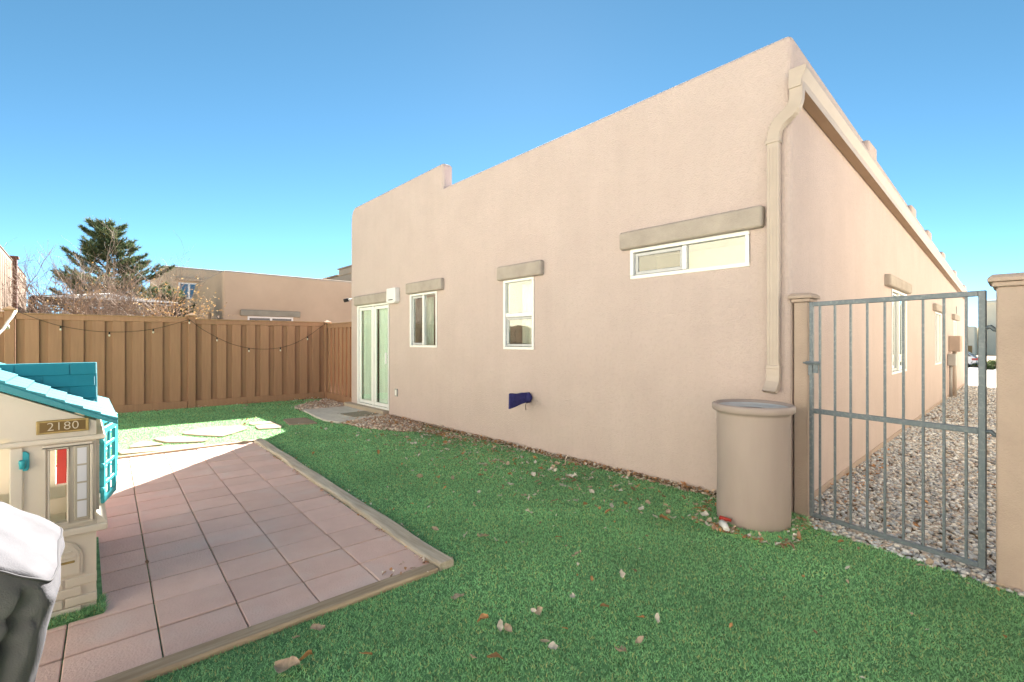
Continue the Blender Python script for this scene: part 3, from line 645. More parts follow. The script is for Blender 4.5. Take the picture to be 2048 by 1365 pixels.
# pot sconce
sc2 = MB().prism([(-4.52, .785), (-4.482, .785), (-4.478, .80), (-4.478, .868), (-4.49, .88), (-4.512, .88), (-4.524, .868), (-4.524, .80)], PX + .0005, PX + .012, 'x').build('sconce', TEALL, fw, .004, 2)
MB().lathe([(.0005, .80), (.011, .80), (.0135, .838), (.011, .842), (.0095, .836), (.009, .81), (.0005, .808)], PX + .026, -4.501, 16).build('sconce_cup', TEALL, sc2)
# arched door surround, lower arched panel, mail slot
def arch(y0, y1, z0, z1, n=8):
    r = (y1 - y0) / 2; c = (y0 + y1) / 2; h = min(r, .09); P = [(y0, z0), (y1, z0), (y1, z1 - h)]
    for i in range(1, n): a = math.pi * i / n; P.append((c + r * math.cos(a), z1 - h + h * math.sin(a)))
    P.append((y0, z1 - h)); return P
ap = MB().prism(arch(-4.46, -4.285, .215, .40), PX + .0005, PX + .010, 'x').build('arched_panel', CREAM, fw, .005, 2)
MB().prism(arch(-4.448, -4.297, .225, .388), PX + .0101, PX + .014, 'x').build('arched_panel_field', CREAM, ap, .004, 2)
MB().box(PX + .0141, PX + .018, -4.40, -4.315, .285, .297).build('mail_slot', BRASS, ap, .002, 1); MB().box(PX + .0141, PX + .02, -4.41, -4.31, .31, .325).build('mail_flap', CREAM, ap, .004, 1); MB().box(PX + .0141, PX + .02, -4.395, -4.325, .335, .35).build('mail_flap', CREAM, ap, .004, 1)
MB().box(PX + .0005, PX + .014, -4.545, -4.5, .44, .9).build('door_jamb', CREAM, fw, .005, 2)
# moulded brick base
for r_ in range(4):
    z0 = .012 + r_ * .048; off_ = (.0 if r_ % 2 else -.06); y = PY0 + .004 + off_; grow = .012 * (3 - r_) / 3
    while y > PY1:
        a = max(y - .125, PY1); b = min(y, PY0 + .004)
        if b - a > .02: MB().box(PX - .04, PX + .006 + grow, a + .002, b - .002, z0, z0 + .045).build('moulded_brick', CREAM, fw, .004, 1)
        y -= .129
MB().box(PX - .05, PX + .003, PY1, PY0, .0, .05).build('plinth', CREAM, ph); MB().box(PXB, PX - .051, PY0 - .04, PY0 + .004, .0, .049).build('plinth', CREAM, ph)
# roof: low right and left slopes over the whole depth, steep shingled saddle on top
PYC = (PY0 + PY1) / 2; S = .53
def slope_pt(y, side): d = (PY0 + .09 - y) if side > 0 else (y - PY1 + .09); return .985 + d * S
for side in (1, -1):
    ye = PY0 + .085 if side > 0 else PY1 - .085
    base = MB(); xa, xb = PX + .05, PXB - .05; z0 = slope_pt(ye, side); z1 = slope_pt(PYC, side)
    base.prism([(ye, z0 - .012), (ye, z0 + .012), (PYC, z1 + .012), (PYC, z1 - .035)], xb, xa, 'x')
    rf = base.build('roof', TEAL, ph, .006, 2); rows = 8; cols = 7
    for r_ in range(rows):
        f0, f1 = r_ / rows, (r_ + 1.05) / rows
        for c_ in range(-1, cols):
            x0 = xa - .002 - (xa - xb) * (c_ + (.5 if r_ % 2 else 0)) / cols; x1 = x0 - (xa - xb) / cols + .004
            x0, x1 = min(x0, xa - .001), max(x1, xb)
            if x0 - x1 < .02: continue
            y0 = ye + (PYC - ye) * f0; y1 = ye + (PYC - ye) * min(f1, 1); za = slope_pt(y0, side) + .012; zb_ = slope_pt(y1, side) + .012
            s_ = MB(); s_.prism([(y0, za), (y0, za + .014), (y1, zb_ + .005), (y1, zb_)], x1, x0, 'x'); s_.build('shingle', TEAL, rf)
RX = -2.66; RZ = 1.287                                       # saddle
sad = MB(); ya, yb = PY0 + .014, PY1 - .014
fx0, fz0 = -2.46, 1.0; bx0 = -2.86
k = len(sad.v)
sad.prism([(fx0, fz0), (RX + .02, RZ), (RX - .02, RZ), (bx0, fz0)], ya, yb, 'y'); srf = sad.build('roof_saddle', TEAL, ph, .006, 2)
nrm = Vector((RZ - fz0, 0, RX * -1 + .0 + fx0 - .02)).normalized(); dn = Vector((fx0 - RX - .02, 0, fz0 - RZ)); rows = 4
for r_ in range(rows):
    a = Vector((RX + .02, 0, RZ)) + dn * ((r_ + .12) / (rows + .2)); b = a + dn * (.93 / (rows + .2)); cw = .23
    y = ya - .012 + (0 if r_ % 2 else cw * .5)
    while y > yb:
        y0, y1 = min(y, ya - .004), max(y - cw + .006, yb + .004); y -= cw
        if y0 - y1 < .03: continue
        A1, B1 = a + nrm * .001, b + nrm * .009; s_ = MB(); s_.v = [tuple(Vector((p.x, yy, p.z))) for p in (a, A1 + nrm * .001, B1, b) for yy in (y0, y1)]
        for q in ((0, 1, 3, 2), (2, 3, 5, 4), (4, 5, 7, 6), (6, 7, 1, 0), (0, 2, 4, 6), (1, 7, 5, 3)): s_.f.append(q); s_.sm.append(False)
        s_.build('shingle', TEAL, srf, .002, 1)
# shutters on the right side, swung open
def shutter(x, ang, z0, z1, w=.26):
    t = .018; ca, sa = math.cos(ang), math.sin(ang)
    def T(u, v, z): return (x - u * ca * 1 + v * sa, PY0 + .03 + u * sa + v * ca, z)
    mb = MB(); ring(mb, 0, w, z0, z1, .034, -t / 2, t / 2, T); 
    for k in range(1, 4): z = z0 + (z1 - z0) * k / 4; mb.box(.034, w - .034, -t / 2 + .002, t / 2 - .002, z - .012, z + .012, T)
    mb.box(w / 2 - .012, w / 2 + .012, -t / 2 + .003, t / 2 - .003, z0 + .034, z1 - .034, T)
    s_ = mb.build('shutter', TEALL, ph, .004, 1)
    for zz in (z0 + .08, (z0 + z1) / 2, z1 - .08): MB().tube([T(-.012, 0, zz - .015), T(-.012, 0, zz + .015)], .012, 8).build('hinge', TEALL, s_)
shutter(PX - .22, R(14), .50, .93); shutter(PX - .62, R(18), .50, .93, .28)
# red chair beyond the playhouse, seen through its window
ch = thing('red_chair', 'red slatted plastic chair behind the toy playhouse', 'chair')
for i in range(6):
    y = -4.35 - i * .075; MB().prism([(-3.55, .36), (-3.52, .36), (-3.86, .98), (-3.89, .98)], y, y + .055, 'y').build('back_slat', REDP, ch, .004, 1)
MB().box(-3.56, -3.1, -4.8, -4.3, .33, .36).build('seat', REDP, ch, .008, 2)
for x, y in ((-3.15, -4.33), (-3.15, -4.78), (-3.62, -4.33), (-3.62, -4.78)): MB().box(x - .03, x + .03, y - .03, y + .03, 0, .329).build('leg', REDP, ch, .006, 1)
for y in (-4.29, -4.85): MB().box(-3.66, -3.08, y - .03, y + .05, .56, .58).build('armrest', REDP, ch, .006, 1); MB().box(-3.15, -3.10, y - .02, y + .03, .3601, .5595).build('armrest_post', REDP, ch, .004, 1)
rug_poly = [(-1.93, -4.205), (-1.985, -4.70), (-3.2, -4.9), (-3.15, -4.15)]
struct(MB().prism([(-1.935, -5.3), (-1.93, -4.205), (-3.2, -4.2), (-3.2, -5.3)], .002, .018).build('turf_mat', TURFB))

# ------------------------------------------------------------------ covered grill (only its corner shows)
gr_ = thing('covered_grill', 'barbecue grill under a wrinkled grey cloth cover beside the playhouse', 'grill')
gm = bmesh.new(); NX, NY, NZ = 40, 26, 26
xs0, xs1, yA, yB, H0 = -1.36, -.70, -5.35, -4.345, .815
V = []; idx = {}
def gp(u, v, w):                                             # rounded box surface point with drape
    return None
mb = MB(); hyv = (yB - yA) / 2
from mathutils import noise as mnoise
def supershape(a, t):
    # a: angle round, t: 0 foot .. 1 top edge; returns point on draped cover
    hx, hy = (xs1 - xs0) / 2, (yB - yA) / 2; cx, cy = (xs0 + xs1) / 2, (yA + yB) / 2
    c, s = math.cos(a), math.sin(a); e = .22
    x = hx * math.copysign(abs(c) ** e, c); y = hy * math.copysign(abs(s) ** e, s)
    return cx, cy, x, y
na, rings = 260, 70; k = 0
def groove(d, w): return math.exp(-(d / w) ** 2)
for i in range(rings):
    t = i / (rings - 1)
    for j in range(na):
        a = 2 * math.pi * j / na; cx, cy, x, y = supershape(a, t)
        if t < .66:                                          # sides, drawn in towards the foot
            q = t / .66; z = .03 + q * (H0 - .11); f = .80 + .20 * q
            n3 = mnoise.noise(Vector((x * 4, y * 4, z * 2.2))) * .02 + mnoise.noise(Vector((x * 11 + 5, y * 11, z * 5))) * .012
            if x > 0: n3 -= .05 * groove(y - (hyv - .045 - (H0 - z) * .12), .016) + .016 * groove(z - (H0 - .16 - .10 * (hyv - y)), .018) * (1 if y < hyv - .03 else 0) + .016 * groove(z - (H0 - .27 + .25 * (hyv - y) ** 1.2), .022) * (1 if y < hyv - .05 else 0)
        else:
            q = (t - .66) / .34; z = H0 - .08 + .085 * min(1, q * 3.2) ** .6 + .05 * q; f = 1 - .03 * min(1, q * 4) - .97 * max(0, (q - .18) / .82) ** .9
            n3 = mnoise.noise(Vector((x * f * 6 + 9, y * f * 6, 2))) * .02 + mnoise.noise(Vector((x * f * 16 + 9, y * f * 16, 5))) * .008
        l_ = math.hypot(x, y) or 1
        kk = min(max((y * f - (hyv - .2)) / .2, 0), 1) ** 1.4; z *= 1 - .16 * kk
        mb.v.append((cx + x * f + n3 * x / l_, cy + y * f + n3 * y / l_, z + (n3 * .5 if t >= .66 else 0)))
for i in range(rings - 1):
    for j in range(na): p = i * na + j; q = i * na + (j + 1) % na; mb.f.append((p, q, q + na, p + na)); mb.sm.append(True)
cov = mb.build('cloth_cover', COVER, gr_)
seam = []
for j in range(na + 1):
    seam.append(Vector(mb.v[int((rings - 1) * .70) * na + j % na]) + Vector((0, 0, .004)))
MB().tube(seam, .0045, 5, False).build('seam', SEAM, cov)
for p in ((xs0 + .08, yA + .1), (xs1 - .08, yA + .1), (xs0 + .08, yB - .1), (xs1 - .08, yB - .1)): MB().box(p[0] - .02, p[0] + .02, p[1] - .02, p[1] + .02, 0, .3).build('leg', BLACKM, gr_)

# ------------------------------------------------------------------ turf fibres
def visible(P, margin=200):
    d = P[:, :2] - np.array([CAMP.x, CAMP.y]); x = d[:, 0] * cT + d[:, 1] * sT; y = -d[:, 0] * sT + d[:, 1] * cT
    u = 1024 + FPX * x / np.maximum(y, .05); v = 682.5 + FPX * CAMP.z / np.maximum(y, .05)
    return (y > .8) & (u > -margin - 300) & (u < 2048 + margin + 300) & (v < 1365 + 420), y
def blades(P, depth, z0, name, hmin=.011, hmax=.021, wk=1.0, olive=.5):
    n = len(P); a = rng.uniform(0, 2 * np.pi, n); lean = rng.uniform(.3, 1.5, n); la = rng.uniform(0, 2 * np.pi, n)
    h = rng.uniform(hmin, hmax, n) * np.clip(depth / 6, 1, 1.25); w = (.0016 + .00055 * depth) * wk * rng.uniform(.7, 1.3, n)
    B = np.column_stack([P, np.full(n, z0)]); dx = np.column_stack([np.cos(a) * w, np.sin(a) * w, np.zeros(n)])
    tip = B + np.column_stack([np.cos(la) * h * lean * .7, np.sin(la) * h * lean * .7, h * (1 - .25 * lean)])
    V = np.stack([B - dx, B + dx, tip], 1).reshape(-1, 3); F = np.arange(3 * n).reshape(-1, 3)
    g0 = np.array([.31, .61, .30]); g1 = np.array([.41, .74, .38]); g2 = np.array([.62, .66, .30]); g3 = np.array([.15, .33, .17])
    r = rng.random(n)[:, None]; r2 = rng.random(n)[:, None]; c = g0 * (1 - r) + g1 * r
    c = np.where(r2 < .10, g2, np.where(r2 > .72, g3, c))
    X_, Y_ = P[:, 0], P[:, 1]; patch = np.sin(X_ * 2.1 + 1.7 * np.sin(Y_ * 1.3)) * np.sin(Y_ * 2.7 + 1.2 * np.sin(X_ * 1.7)) + .6 * np.sin(X_ * 6.3 + Y_ * 4.1 + 2 * np.sin(Y_ * 3)) * np.sin(Y_ * 7.1 - X_ * 2.2)
    c = c * (1 + .11 * patch)[:, None]; c = np.repeat(c, 3, 0)
    o = npmesh(name, V, F, GRASS, c); o['kind'] = 'stuff'; return o
patio_quad = [PT(.098, .112, 0), PT(-4.80, .112, 0), PT(-4.80, -4, 0), PT(.098, -4, 0)]
door_rocks = [(-10.2, .1), (-8.45, .0), (-8.5, -.1), (-8.66, -1.02), (-8.95, -1.0), (-9.3, -.9), (-9.7, -.5)]
wall_rocks = [(-6.68, -.98), (-6.85, -.02), (-5.75, -.02), (-5.35, -.2), (-5.1, -.38), (-5.3, -.62), (-6.0, -.93)]
def lawn_mask(P):
    m = inpoly(P, lawn_poly[:-1]) & ~inpoly(P, patio_quad) & ~inpoly(P, slab_poly) & ~inpoly(P, door_rocks) & ~inpoly(P, wall_rocks)
    for q in stone_polys: m &= ~inpoly(P, q)
    m &= ((P[:, 0] - bx) ** 2 + (P[:, 1] - by) ** 2) > .27 ** 2
    m &= ~((P[:, 1] > -.055) & (P[:, 0] < 0)); return m
allP = []; allD = []
for (d0, d1, dens) in ((.8, 2.6, 19000), (2.6, 4, 13000), (4, 6, 7500), (6, 8.5, 4600), (8.5, 14, 3200)):
    n = int(dens * 15.4 * 8.4); P = np.column_stack([rng.uniform(-11.1, 4.1, n), rng.uniform(-8.1, .05, n)]); v, d = visible(P); P = P[v & (d >= d0) & (d < d1)]
    P = P[lawn_mask(P)]; allP.append(P); allD.append((np.array([[-sT, cT]]) @ (P - np.array([CAMP.x, CAMP.y])).T)[0])
P = np.vstack(allP); D = np.concatenate(allD); keep = ~inpoly(P, patch_poly)
blades(P[keep], D[keep], -.004, 'turf_grass')
n = 14000; P = np.column_stack([rng.uniform(-.5, .2, n), rng.uniform(-.82, 0, n)]); P = P[inpoly(P, patch_poly) & (((P[:, 0] - bx) ** 2 + (P[:, 1] - by) ** 2) > .27 ** 2)]
blades(P, np.full(len(P), 3.5), .01, 'turf_patch_grass', .02, .035)
n = 9000; P = np.column_stack([rng.uniform(-2.12, -1.935, n), rng.uniform(-4.75, -4.2, n)]); P = P[(P[:, 0] > PX + .005) | (P[:, 1] > PY0 + .005)]
blades(P, np.full(len(P), 3.3), .017, 'turf_mat_grass', .02, .04)
# ragged fibres leaning over the stone and timber edges come from the random lean of the blades

# ------------------------------------------------------------------ pebbles
ico = bmesh.new(); bmesh.ops.create_icosphere(ico, subdivisions=1, radius=1); ico.verts.ensure_lookup_table()
IV = np.array([v.co for v in ico.verts]); IF = np.array([[v.index for v in f.verts] for f in ico.faces]); ico.free()
def pebbles(P, z0, smin, smax, cols, name, stack=.02, flat=.55):
    n = len(P); s = rng.uniform(smin, smax, n); a = rng.uniform(0, 2 * np.pi, n); el = rng.uniform(.6, 1.0, n); fl = rng.uniform(flat * .7, flat * 1.2, n)
    jit = 1 + rng.uniform(-.14, .14, (n, len(IV), 1)); V = IV[None] * jit * np.stack([s, s * el, s * fl], 1)[:, None, :]
    tx = rng.normal(0, .35, n); ct, st = np.cos(tx)[:, None], np.sin(tx)[:, None]; y, z = V[..., 1] * ct - V[..., 2] * st, V[..., 1] * st + V[..., 2] * ct
    ca, sa = np.cos(a)[:, None], np.sin(a)[:, None]; x2 = V[..., 0] * ca - y * sa; y2 = V[..., 0] * sa + y * ca
    V = np.stack([x2 + P[:, 0:1], y2 + P[:, 1:2], z + z0 + (s * fl * .5)[:, None] + rng.uniform(0, stack, n)[:, None]], -1)
    F = IF[None] + (np.arange(n) * len(IV))[:, None, None]
    c = np.array(cols)[rng.integers(0, len(cols), n)] * rng.uniform(.75, 1.2, (n, 1)); c = np.repeat(c, len(IV), 0)
    o = npmesh(name, V.reshape(-1, 3), F.reshape(-1, 3), PEB, c, True); o['kind'] = 'stuff'; return o
river = [(.56, .56, .57), (.45, .48, .53), (.66, .63, .6), (.54, .47, .41), (.33, .35, .38), (.74, .74, .74), (.48, .41, .37), (.56, .58, .62)]
parts = []
for (y0, y1, dens) in ((-.45, 3, 2300), (3, 7, 1200), (7, 16, 480)):
    n = int(dens * 2.2 * (y1 - y0)); P = np.column_stack([rng.uniform(.015, 2.2, n), rng.uniform(y0, y1, n)])
    P = P[(P[:, 1] > -.175 - .225 * P[:, 0] + .03) & (P[:, 0] < 1.9)]; P = P[~((P[:, 0] < .13) & (P[:, 1] < .19))]
    pebbles(P, -.022, .011 if y0 < 3 else .014, .022 if y0 < 3 else .028, river, 'river_gravel', .022)
pinks = [(.53, .38, .29), (.64, .49, .39), (.42, .28, .21), (.7, .6, .5), (.48, .34, .28), (.58, .5, .44)]
for poly, dn in ((door_rocks, 1100), (wall_rocks, 1200)):
    q = np.array(poly); n = int(dn * (q[:, 0].max() - q[:, 0].min()) * (q[:, 1].max() - q[:, 1].min())); P = np.column_stack([rng.uniform(q[:, 0].min(), q[:, 0].max(), n), rng.uniform(q[:, 1].min(), q[:, 1].max(), n)])
    P = P[inpoly(P, poly)]; keepf = np.where(P[:, 0] > -5.2, rng.random(len(P)) < np.clip((-3.0 - P[:, 0]) / 2.2 + .25, .12, 1), True); pebbles(P[keepf], -.005, .013, .03, pinks, 'door_gravel', .03)
n = 420; P = np.column_stack([rng.uniform(-6.6, -.4, n), -.015 - np.abs(rng.normal(0, .022, n))]); pebbles(P, -.01, .009, .02, pinks, 'wall_foot_gravel', .012)

# ------------------------------------------------------------------ fallen leaves
def leaf_mesh(k):
    r = random.Random(k); n = 5; L = 1.0; V = []; F = []
    for i in range(n + 1):
        t = i / n; wv = (math.sin(math.pi * min(t * .93 + .04, 1)) ** .8) * .36 * r.uniform(.75, 1.2); zc_ = .22 * math.sin(t * 3 + k) * .5 + .12 * r.random(); cu = r.uniform(.05, .3)
        V += [(t - .5, -wv, zc_ + cu), (t - .5, 0.03 * r.uniform(-1, 1), zc_), (t - .5, wv * r.uniform(.8, 1.1), zc_ + cu * r.uniform(.3, 1.2))]
    for i in range(n):
        a = i * 3; F += [(a, a + 1, a + 4, a + 3), (a + 1, a + 2, a + 5, a + 4)]
    V += [(.5, -.012, V[-2][2]), (.5, .012, V[-2][2]), (.78, .02, V[-2][2] + .03)]; m_ = len(V); F.append((m_ - 3, m_ - 2, m_ - 1))
    return V, F
LC = {'tan': (.66, .5, .37), 'orange': (.6, .31, .14), 'brown': (.42, .26, .17), 'pale': (.82, .74, .65)}
LM = {k: M('leaf_' + k, c, .8, var=.2, vs_=40, transl=.2) for k, c in LC.items()}
LMESH = {}
for kname in LC:
    for q in range(3):
        V, F = leaf_mesh(q * 7 + len(kname)); me = bpy.data.meshes.new('dry_leaf'); me.from_pydata(V, [], F); me.materials.append(LM[kname]); me.polygons.foreach_set('use_smooth', [True] * len(F)); LMESH[(kname, q)] = me
LLAB = {'tan': 'small curled tan dry leaf lying on the green turf', 'orange': 'small curled orange-brown dry leaf lying on the green turf', 'brown': 'small curled dark brown dry leaf lying on the green turf', 'pale': 'small curled pale bleached dry leaf lying on the green turf'}
def leaf(x, y, z=.016, s=None, kn=None, lab=None, grp='dry leaves scattered on the turf'):
    kn = kn or random.choices(('tan', 'orange', 'brown', 'pale'), (4, 2, 1, 5))[0]; s = s or random.uniform(.03, .06)
    o = bpy.data.objects.new('dry_leaf', LMESH[(kn, random.randrange(3))]); COL.objects.link(o)
    o.location = (x, y, z + .012); s *= 1.2; o.scale = (s, s * random.uniform(.7, 1.25), s * random.uniform(.5, 1.3)); o.rotation_euler = (random.gauss(0, .4), random.gauss(0, .4), random.uniform(0, 6.3))
    tag(o, lab or LLAB[kn], 'leaf', grp); return o
# the ones the photo shows singly (photo pixels on the turf)
singles = [(915, 1208, 'tan', .06), (1242, 1160, 'pale', .04), (1152, 1120, 'tan', .05), (1200, 1025, 'orange', .04), (1080, 1236, 'tan', .05), (1145, 1205, 'pale', .03), (1090, 1298, 'tan', .04), (945, 1330, 'tan', .06), (990, 1334, 'orange', .06), (575, 1350, 'tan', .10), (635, 1272, 'tan', .05), (612, 1336, 'orange', .05), (592, 1290, 'tan', .03), (730, 1325, 'orange', .05), (932, 1080, 'pale', .045), (965, 1083, 'tan', .07), (990, 1090, 'pale', .05), (1012, 1096, 'orange', .03), (1118, 1085, 'orange', .045), (1330, 1048, 'orange', .07), (1283, 1026, 'pale', .05), (1218, 1033, 'orange', .04), (1310, 1042, 'pale', .04), (1208, 1229, 'orange', .04), (1242, 1318, 'tan', .05), (1280, 1250, 'orange', .035), (1314, 1250, 'pale', .035), (1280, 1295, 'tan', .04), (1000, 1264, 'pale', .04), (967, 1256, 'orange', .045), (1016, 1270, 'tan', .04), (1860, 1137, 'tan', .06), (1670, 1075, 'tan', .05), (1683, 1110, 'tan', .045), (1683, 1095, 'orange', .03), (1840, 1142, 'tan', .03), (2000, 1183, 'tan', .04), (870, 1068, 'tan', .05), (1130, 1272, 'orange', .03), (858, 1022, 'pale', .03), (832, 1035, 'tan', .04), (1068, 1234, 'pale', .03), (1105, 1310, 'pale', .04), (905, 963, 'tan', .05), (840, 960, 'tan', .06), (890, 984, 'orange', .035), (1000, 999, 'pale', .04), (1048, 999, 'tan', .05), (1030, 998, 'orange', .04), (985, 960, 'tan', .04), (1020, 955, 'orange', .06), (1075, 970, 'tan', .05), (1080, 975, 'brown', .045), (1115, 968, 'brown', .05), (1145, 960, 'pale', .08), (1180, 965, 'pale', .08), (1148, 970, 'brown', .04), (1125, 980, 'pale', .07)]
for px, py, kn, s in singles:
    p = G(px, py); leaf(p.x, p.y, .02, s * random.uniform(.9, 1.15), kn)
cnt = 0
while cnt < 190:
    x = random.uniform(-6.5, -.3); y = -abs(random.gauss(.15, .75)) - .06; xf = math.exp(-((x + 3.2) / 2.2) ** 2)
    if random.random() > xf + .1 or y < -2.2: continue
    P = np.array([[x, y]])
    if not lawn_mask(P)[0]: continue
    leaf(x, y, random.uniform(.01, .02)); cnt += 1
for i in range(26):
    x = random.uniform(-10.4, -6.4); y = random.uniform(-2.4, -.2)
    if lawn_mask(np.array([[x, y]]))[0]: leaf(x, y, .015)
for i in range(12): leaf(-10.3 + random.gauss(0, .12), random.uniform(-5, 0), .015)
def litter(P, name, z=.02, smin=.014, smax=.03, parent=None):
    Vs, Fs, Cs = [], [], []; k = 0; cl = list(LC.values())
    for x, y in P:
        V, F = leaf_mesh(random.randrange(40)); s = random.uniform(smin, smax); a = random.uniform(0, 6.3); ca, sa = math.cos(a), math.sin(a); tz = random.gauss(0, .4); zz = z * random.uniform(.8, 1.4); c = random.choice(cl); f_ = random.uniform(.7, 1.15)
        for v in V: Vs.append((x + (v[0] * ca - v[1] * sa) * s, y + (v[0] * sa + v[1] * ca) * s, zz + (v[2] + v[0] * tz) * s)); Cs.append([q * f_ for q in c])
        for f in F:
            Fs.append((f[0] + k, f[1] + k, f[2] + k))
            if len(f) == 4: Fs.append((f[0] + k, f[2] + k, f[3] + k))
        k += len(V)
    o = npmesh(name, np.array(Vs), np.array(Fs), LEAFM, np.array(Cs), True); o['kind'] = 'stuff'; return o
def scat(n):
    out = []
    while len(out) < n:
        x = random.gauss(-3.2, 2.0); y = -abs(random.gauss(.1, .85)) - .06
        if lawn_mask(np.array([[x, y]]))[0] and y > -3: out.append((x, y))
    return out
litter(scat(900), 'scattered_leaf_bits', .028, .013, .03)
L_ = [(random.uniform(-6.8, -.35), -.03 - abs(random.gauss(0, .045))) for _ in range(850)]
L_ += [(random.gauss(-6.2, .5), -.1 - abs(random.gauss(0, .3))) for _ in range(330)] + [(lambda t: (t, -.34 + .06 * (t + 4.6) + random.gauss(0, .07)))(random.gauss(-4.7, .5)) for _ in range(430)] + [(random.gauss(-9.3, .4), random.gauss(-.45, .25)) for _ in range(140)]
L_ += [(x, y) for x, y in ((random.uniform(-10.55, -10.2), random.uniform(-4.5, .1)) for _ in range(70))]
litter(L_, 'leaf_litter', .034, .022, .046)
E_ = []
for (xa, ya), (xb, yb) in zip(patch_poly[:3], patch_poly[1:4]):
    for _ in range(34): t = random.random(); E_.append((xa + (xb - xa) * t + random.gauss(0, .02), ya + (yb - ya) * t + random.gauss(0, .02)))
E_ += [(random.gauss(-.24, .06), random.gauss(-.75, .035)) for _ in range(50)] + [(random.uniform(-.6, -.43), random.uniform(-.6, -.05)) for _ in range(60)] + [(random.uniform(.08, .17), random.uniform(-.5, -.1)) for _ in range(25)]
litter(E_, 'barrel_leaf_litter', .022, .018, .04)
litter([(random.uniform(.05, 1.7), random.uniform(0, 6)) for _ in range(90)] + [(random.uniform(.03, .3), random.uniform(.2, 3)) for _ in range(90)], 'gravel_leaf_litter', .03, .02, .045)
litter([PT(random.uniform(-4.6, .02), random.uniform(-.04, .0), 0)[:2] for _ in range(70)] + [PT(random.uniform(-.1, .02), random.uniform(-.3, 0), 0)[:2] for _ in range(20)] + [PT(-random.randint(1, 14) * DX, -random.randint(1, 4) * DY, 0)[:2] for _ in range(7)], 'patio_leaf_litter', .02, .014, .03)
litter([PT(random.uniform(-4.6, .05), .125 + random.uniform(-.02, .04), 0)[:2] for _ in range(60)], 'timber_leaf_litter', .02, .012, .026)

# ------------------------------------------------------------------ beyond the fence
pf_ = panel(Vector((-11.3, -5.5, 0)), Vector((-14.75, -5.5, 0)), 1.9, 10, 'tall pale board fence rising behind the brown fence post', (PALEF, PALEF), .07, -1, 1.4)
panel(Vector((-14.95, -5.5, 0)), Vector((-18.6, -5.5, 0)), 1.9, 10, 'pale board fence beyond the maroon post', (PALEF, PALEF), .07, -1, 1.4)
mp = thing('fence_post', 'dark maroon fence post with cap on the tall pale fence', 'fence post')
MB().box(-14.95, -14.75, -5.6, -5.4, -.05, 3.36).build('shaft', MAROON, mp, .01); MB().box(-14.98, -14.72, -5.63, -5.37, 3.361, 3.42).build('cap', MAROON, mp, .01)
tag(MB().box(-19.5, -11.2, -9.5, -5.75, -.1, 1.38).build('raised_bed', SOIL, None, .05), 'raised earth terrace under the tall pale fence', 'terrace')
def house_box(name, label, mat, x0, x1, y0, y1, h, bev=.15, cat_='house'):
    t = thing(name, label, cat_); MB().box(x0, x1, y0, y1, -.1, h).build('wall', mat, t, bev, 3); return t
h2 = house_box('neighbour_house', 'single-storey brown stucco house right behind the fence', BROWNW, -24, -18.33, -.51, 12, 4.0, .1)
MB().prism([(-25.2, 0), (-24.02, 0), (-24.02, 3.86), (-24.3, 3.72), (-24.75, 3.45), (-25.05, 3.3), (-25.2, 3.05)], -.5, -.1, 'y').build('curved_parapet', BROWNW2, h2, .05, 2)
a = onX(495, 640, -18.33); b = onX(586, 645, -18.33)
MB().box(-18.33, -18.22, a.y - .25, b.y + .25, 2.36, 2.58).build('lintel', M('grey_lintel', (.33, .31, .25), .9), h2, .02, 2)
wn = ring(MB(), a.y, b.y, 1.1, 2.35, .06, -.03, .02, lambda u, w, z: (-18.33 + w, u, z)); wn.box(-18.36, -18.31, (a.y + b.y) / 2 - .04, (a.y + b.y) / 2 + .04, 1.16, 2.29)
wo = wn.build('window', VINYL, h2); MB().box(-18.34, -18.325, a.y + .06, b.y - .06, 1.16, 2.29).build('pane', CARG, wo)
MB().tube([(-22.9, -.75, 1.0), (-22.9, -.75, 2.62)], .07, 8).build('pipe', WHITE, h2); MB().box(-20.6, -20.4, -.62, -.515, 1.2, 2.6).build('downspout', BROWNW, h2)
h3 = house_box('neighbour_house', 'two-storey tan stucco house with blue sliding window seen past the pine', BROWNW2, -40, -33, -.75, 9, 5.9, .15)
MB().box(-33, -32.9, 4.15, 5.4, 5.05, 5.3).build('vent', BROWNW2, h3, .02)
a = onX(357, 597, -33); b = onX(398, 568, -33)
wn = ring(MB(), a.y, b.y, a.z, b.z, .07, .0, .04, lambda u, w, z: (-33 + w, u, z)); yc = (a.y + b.y) / 2; wn.box(-33, -32.965, yc - .05, yc + .05, a.z + .07, b.z - .07)
wo = wn.build('window', VINYL, h3)
for q in ((a.y + .07, yc - .05), (yc + .05, b.y - .07)): MB().box(-32.995, -32.985, q[0], q[1], a.z + .07, b.z - .07).build('pane', BLUEG, wo)
MB().box(-33, -32.8, a.y - .1, b.y + .4, b.z + .1, b.z + .3).build('lintel', BROWNW, h3, .03)
h4 = house_box('neighbour_house', 'distant tan stucco house with stepped parapet beyond the brown roof', BROWNW2, -34.4, -25, 9.2, 16, 6.05, .1)
MB().box(-31.5, -25, 9.15, 9.5, 6.0, 6.45).build('parapet', BROWNW2, h4, .06); MB().box(-34.5, -31.6, 9.1, 9.45, 6.051, 6.15).build('coping', M('coping', (.5, .42, .34), .8), h4, .02); MB().box(-31.6, -24.9, 9.08, 9.5, 6.451, 6.55).build('coping', MATS['coping'], h4, .02)

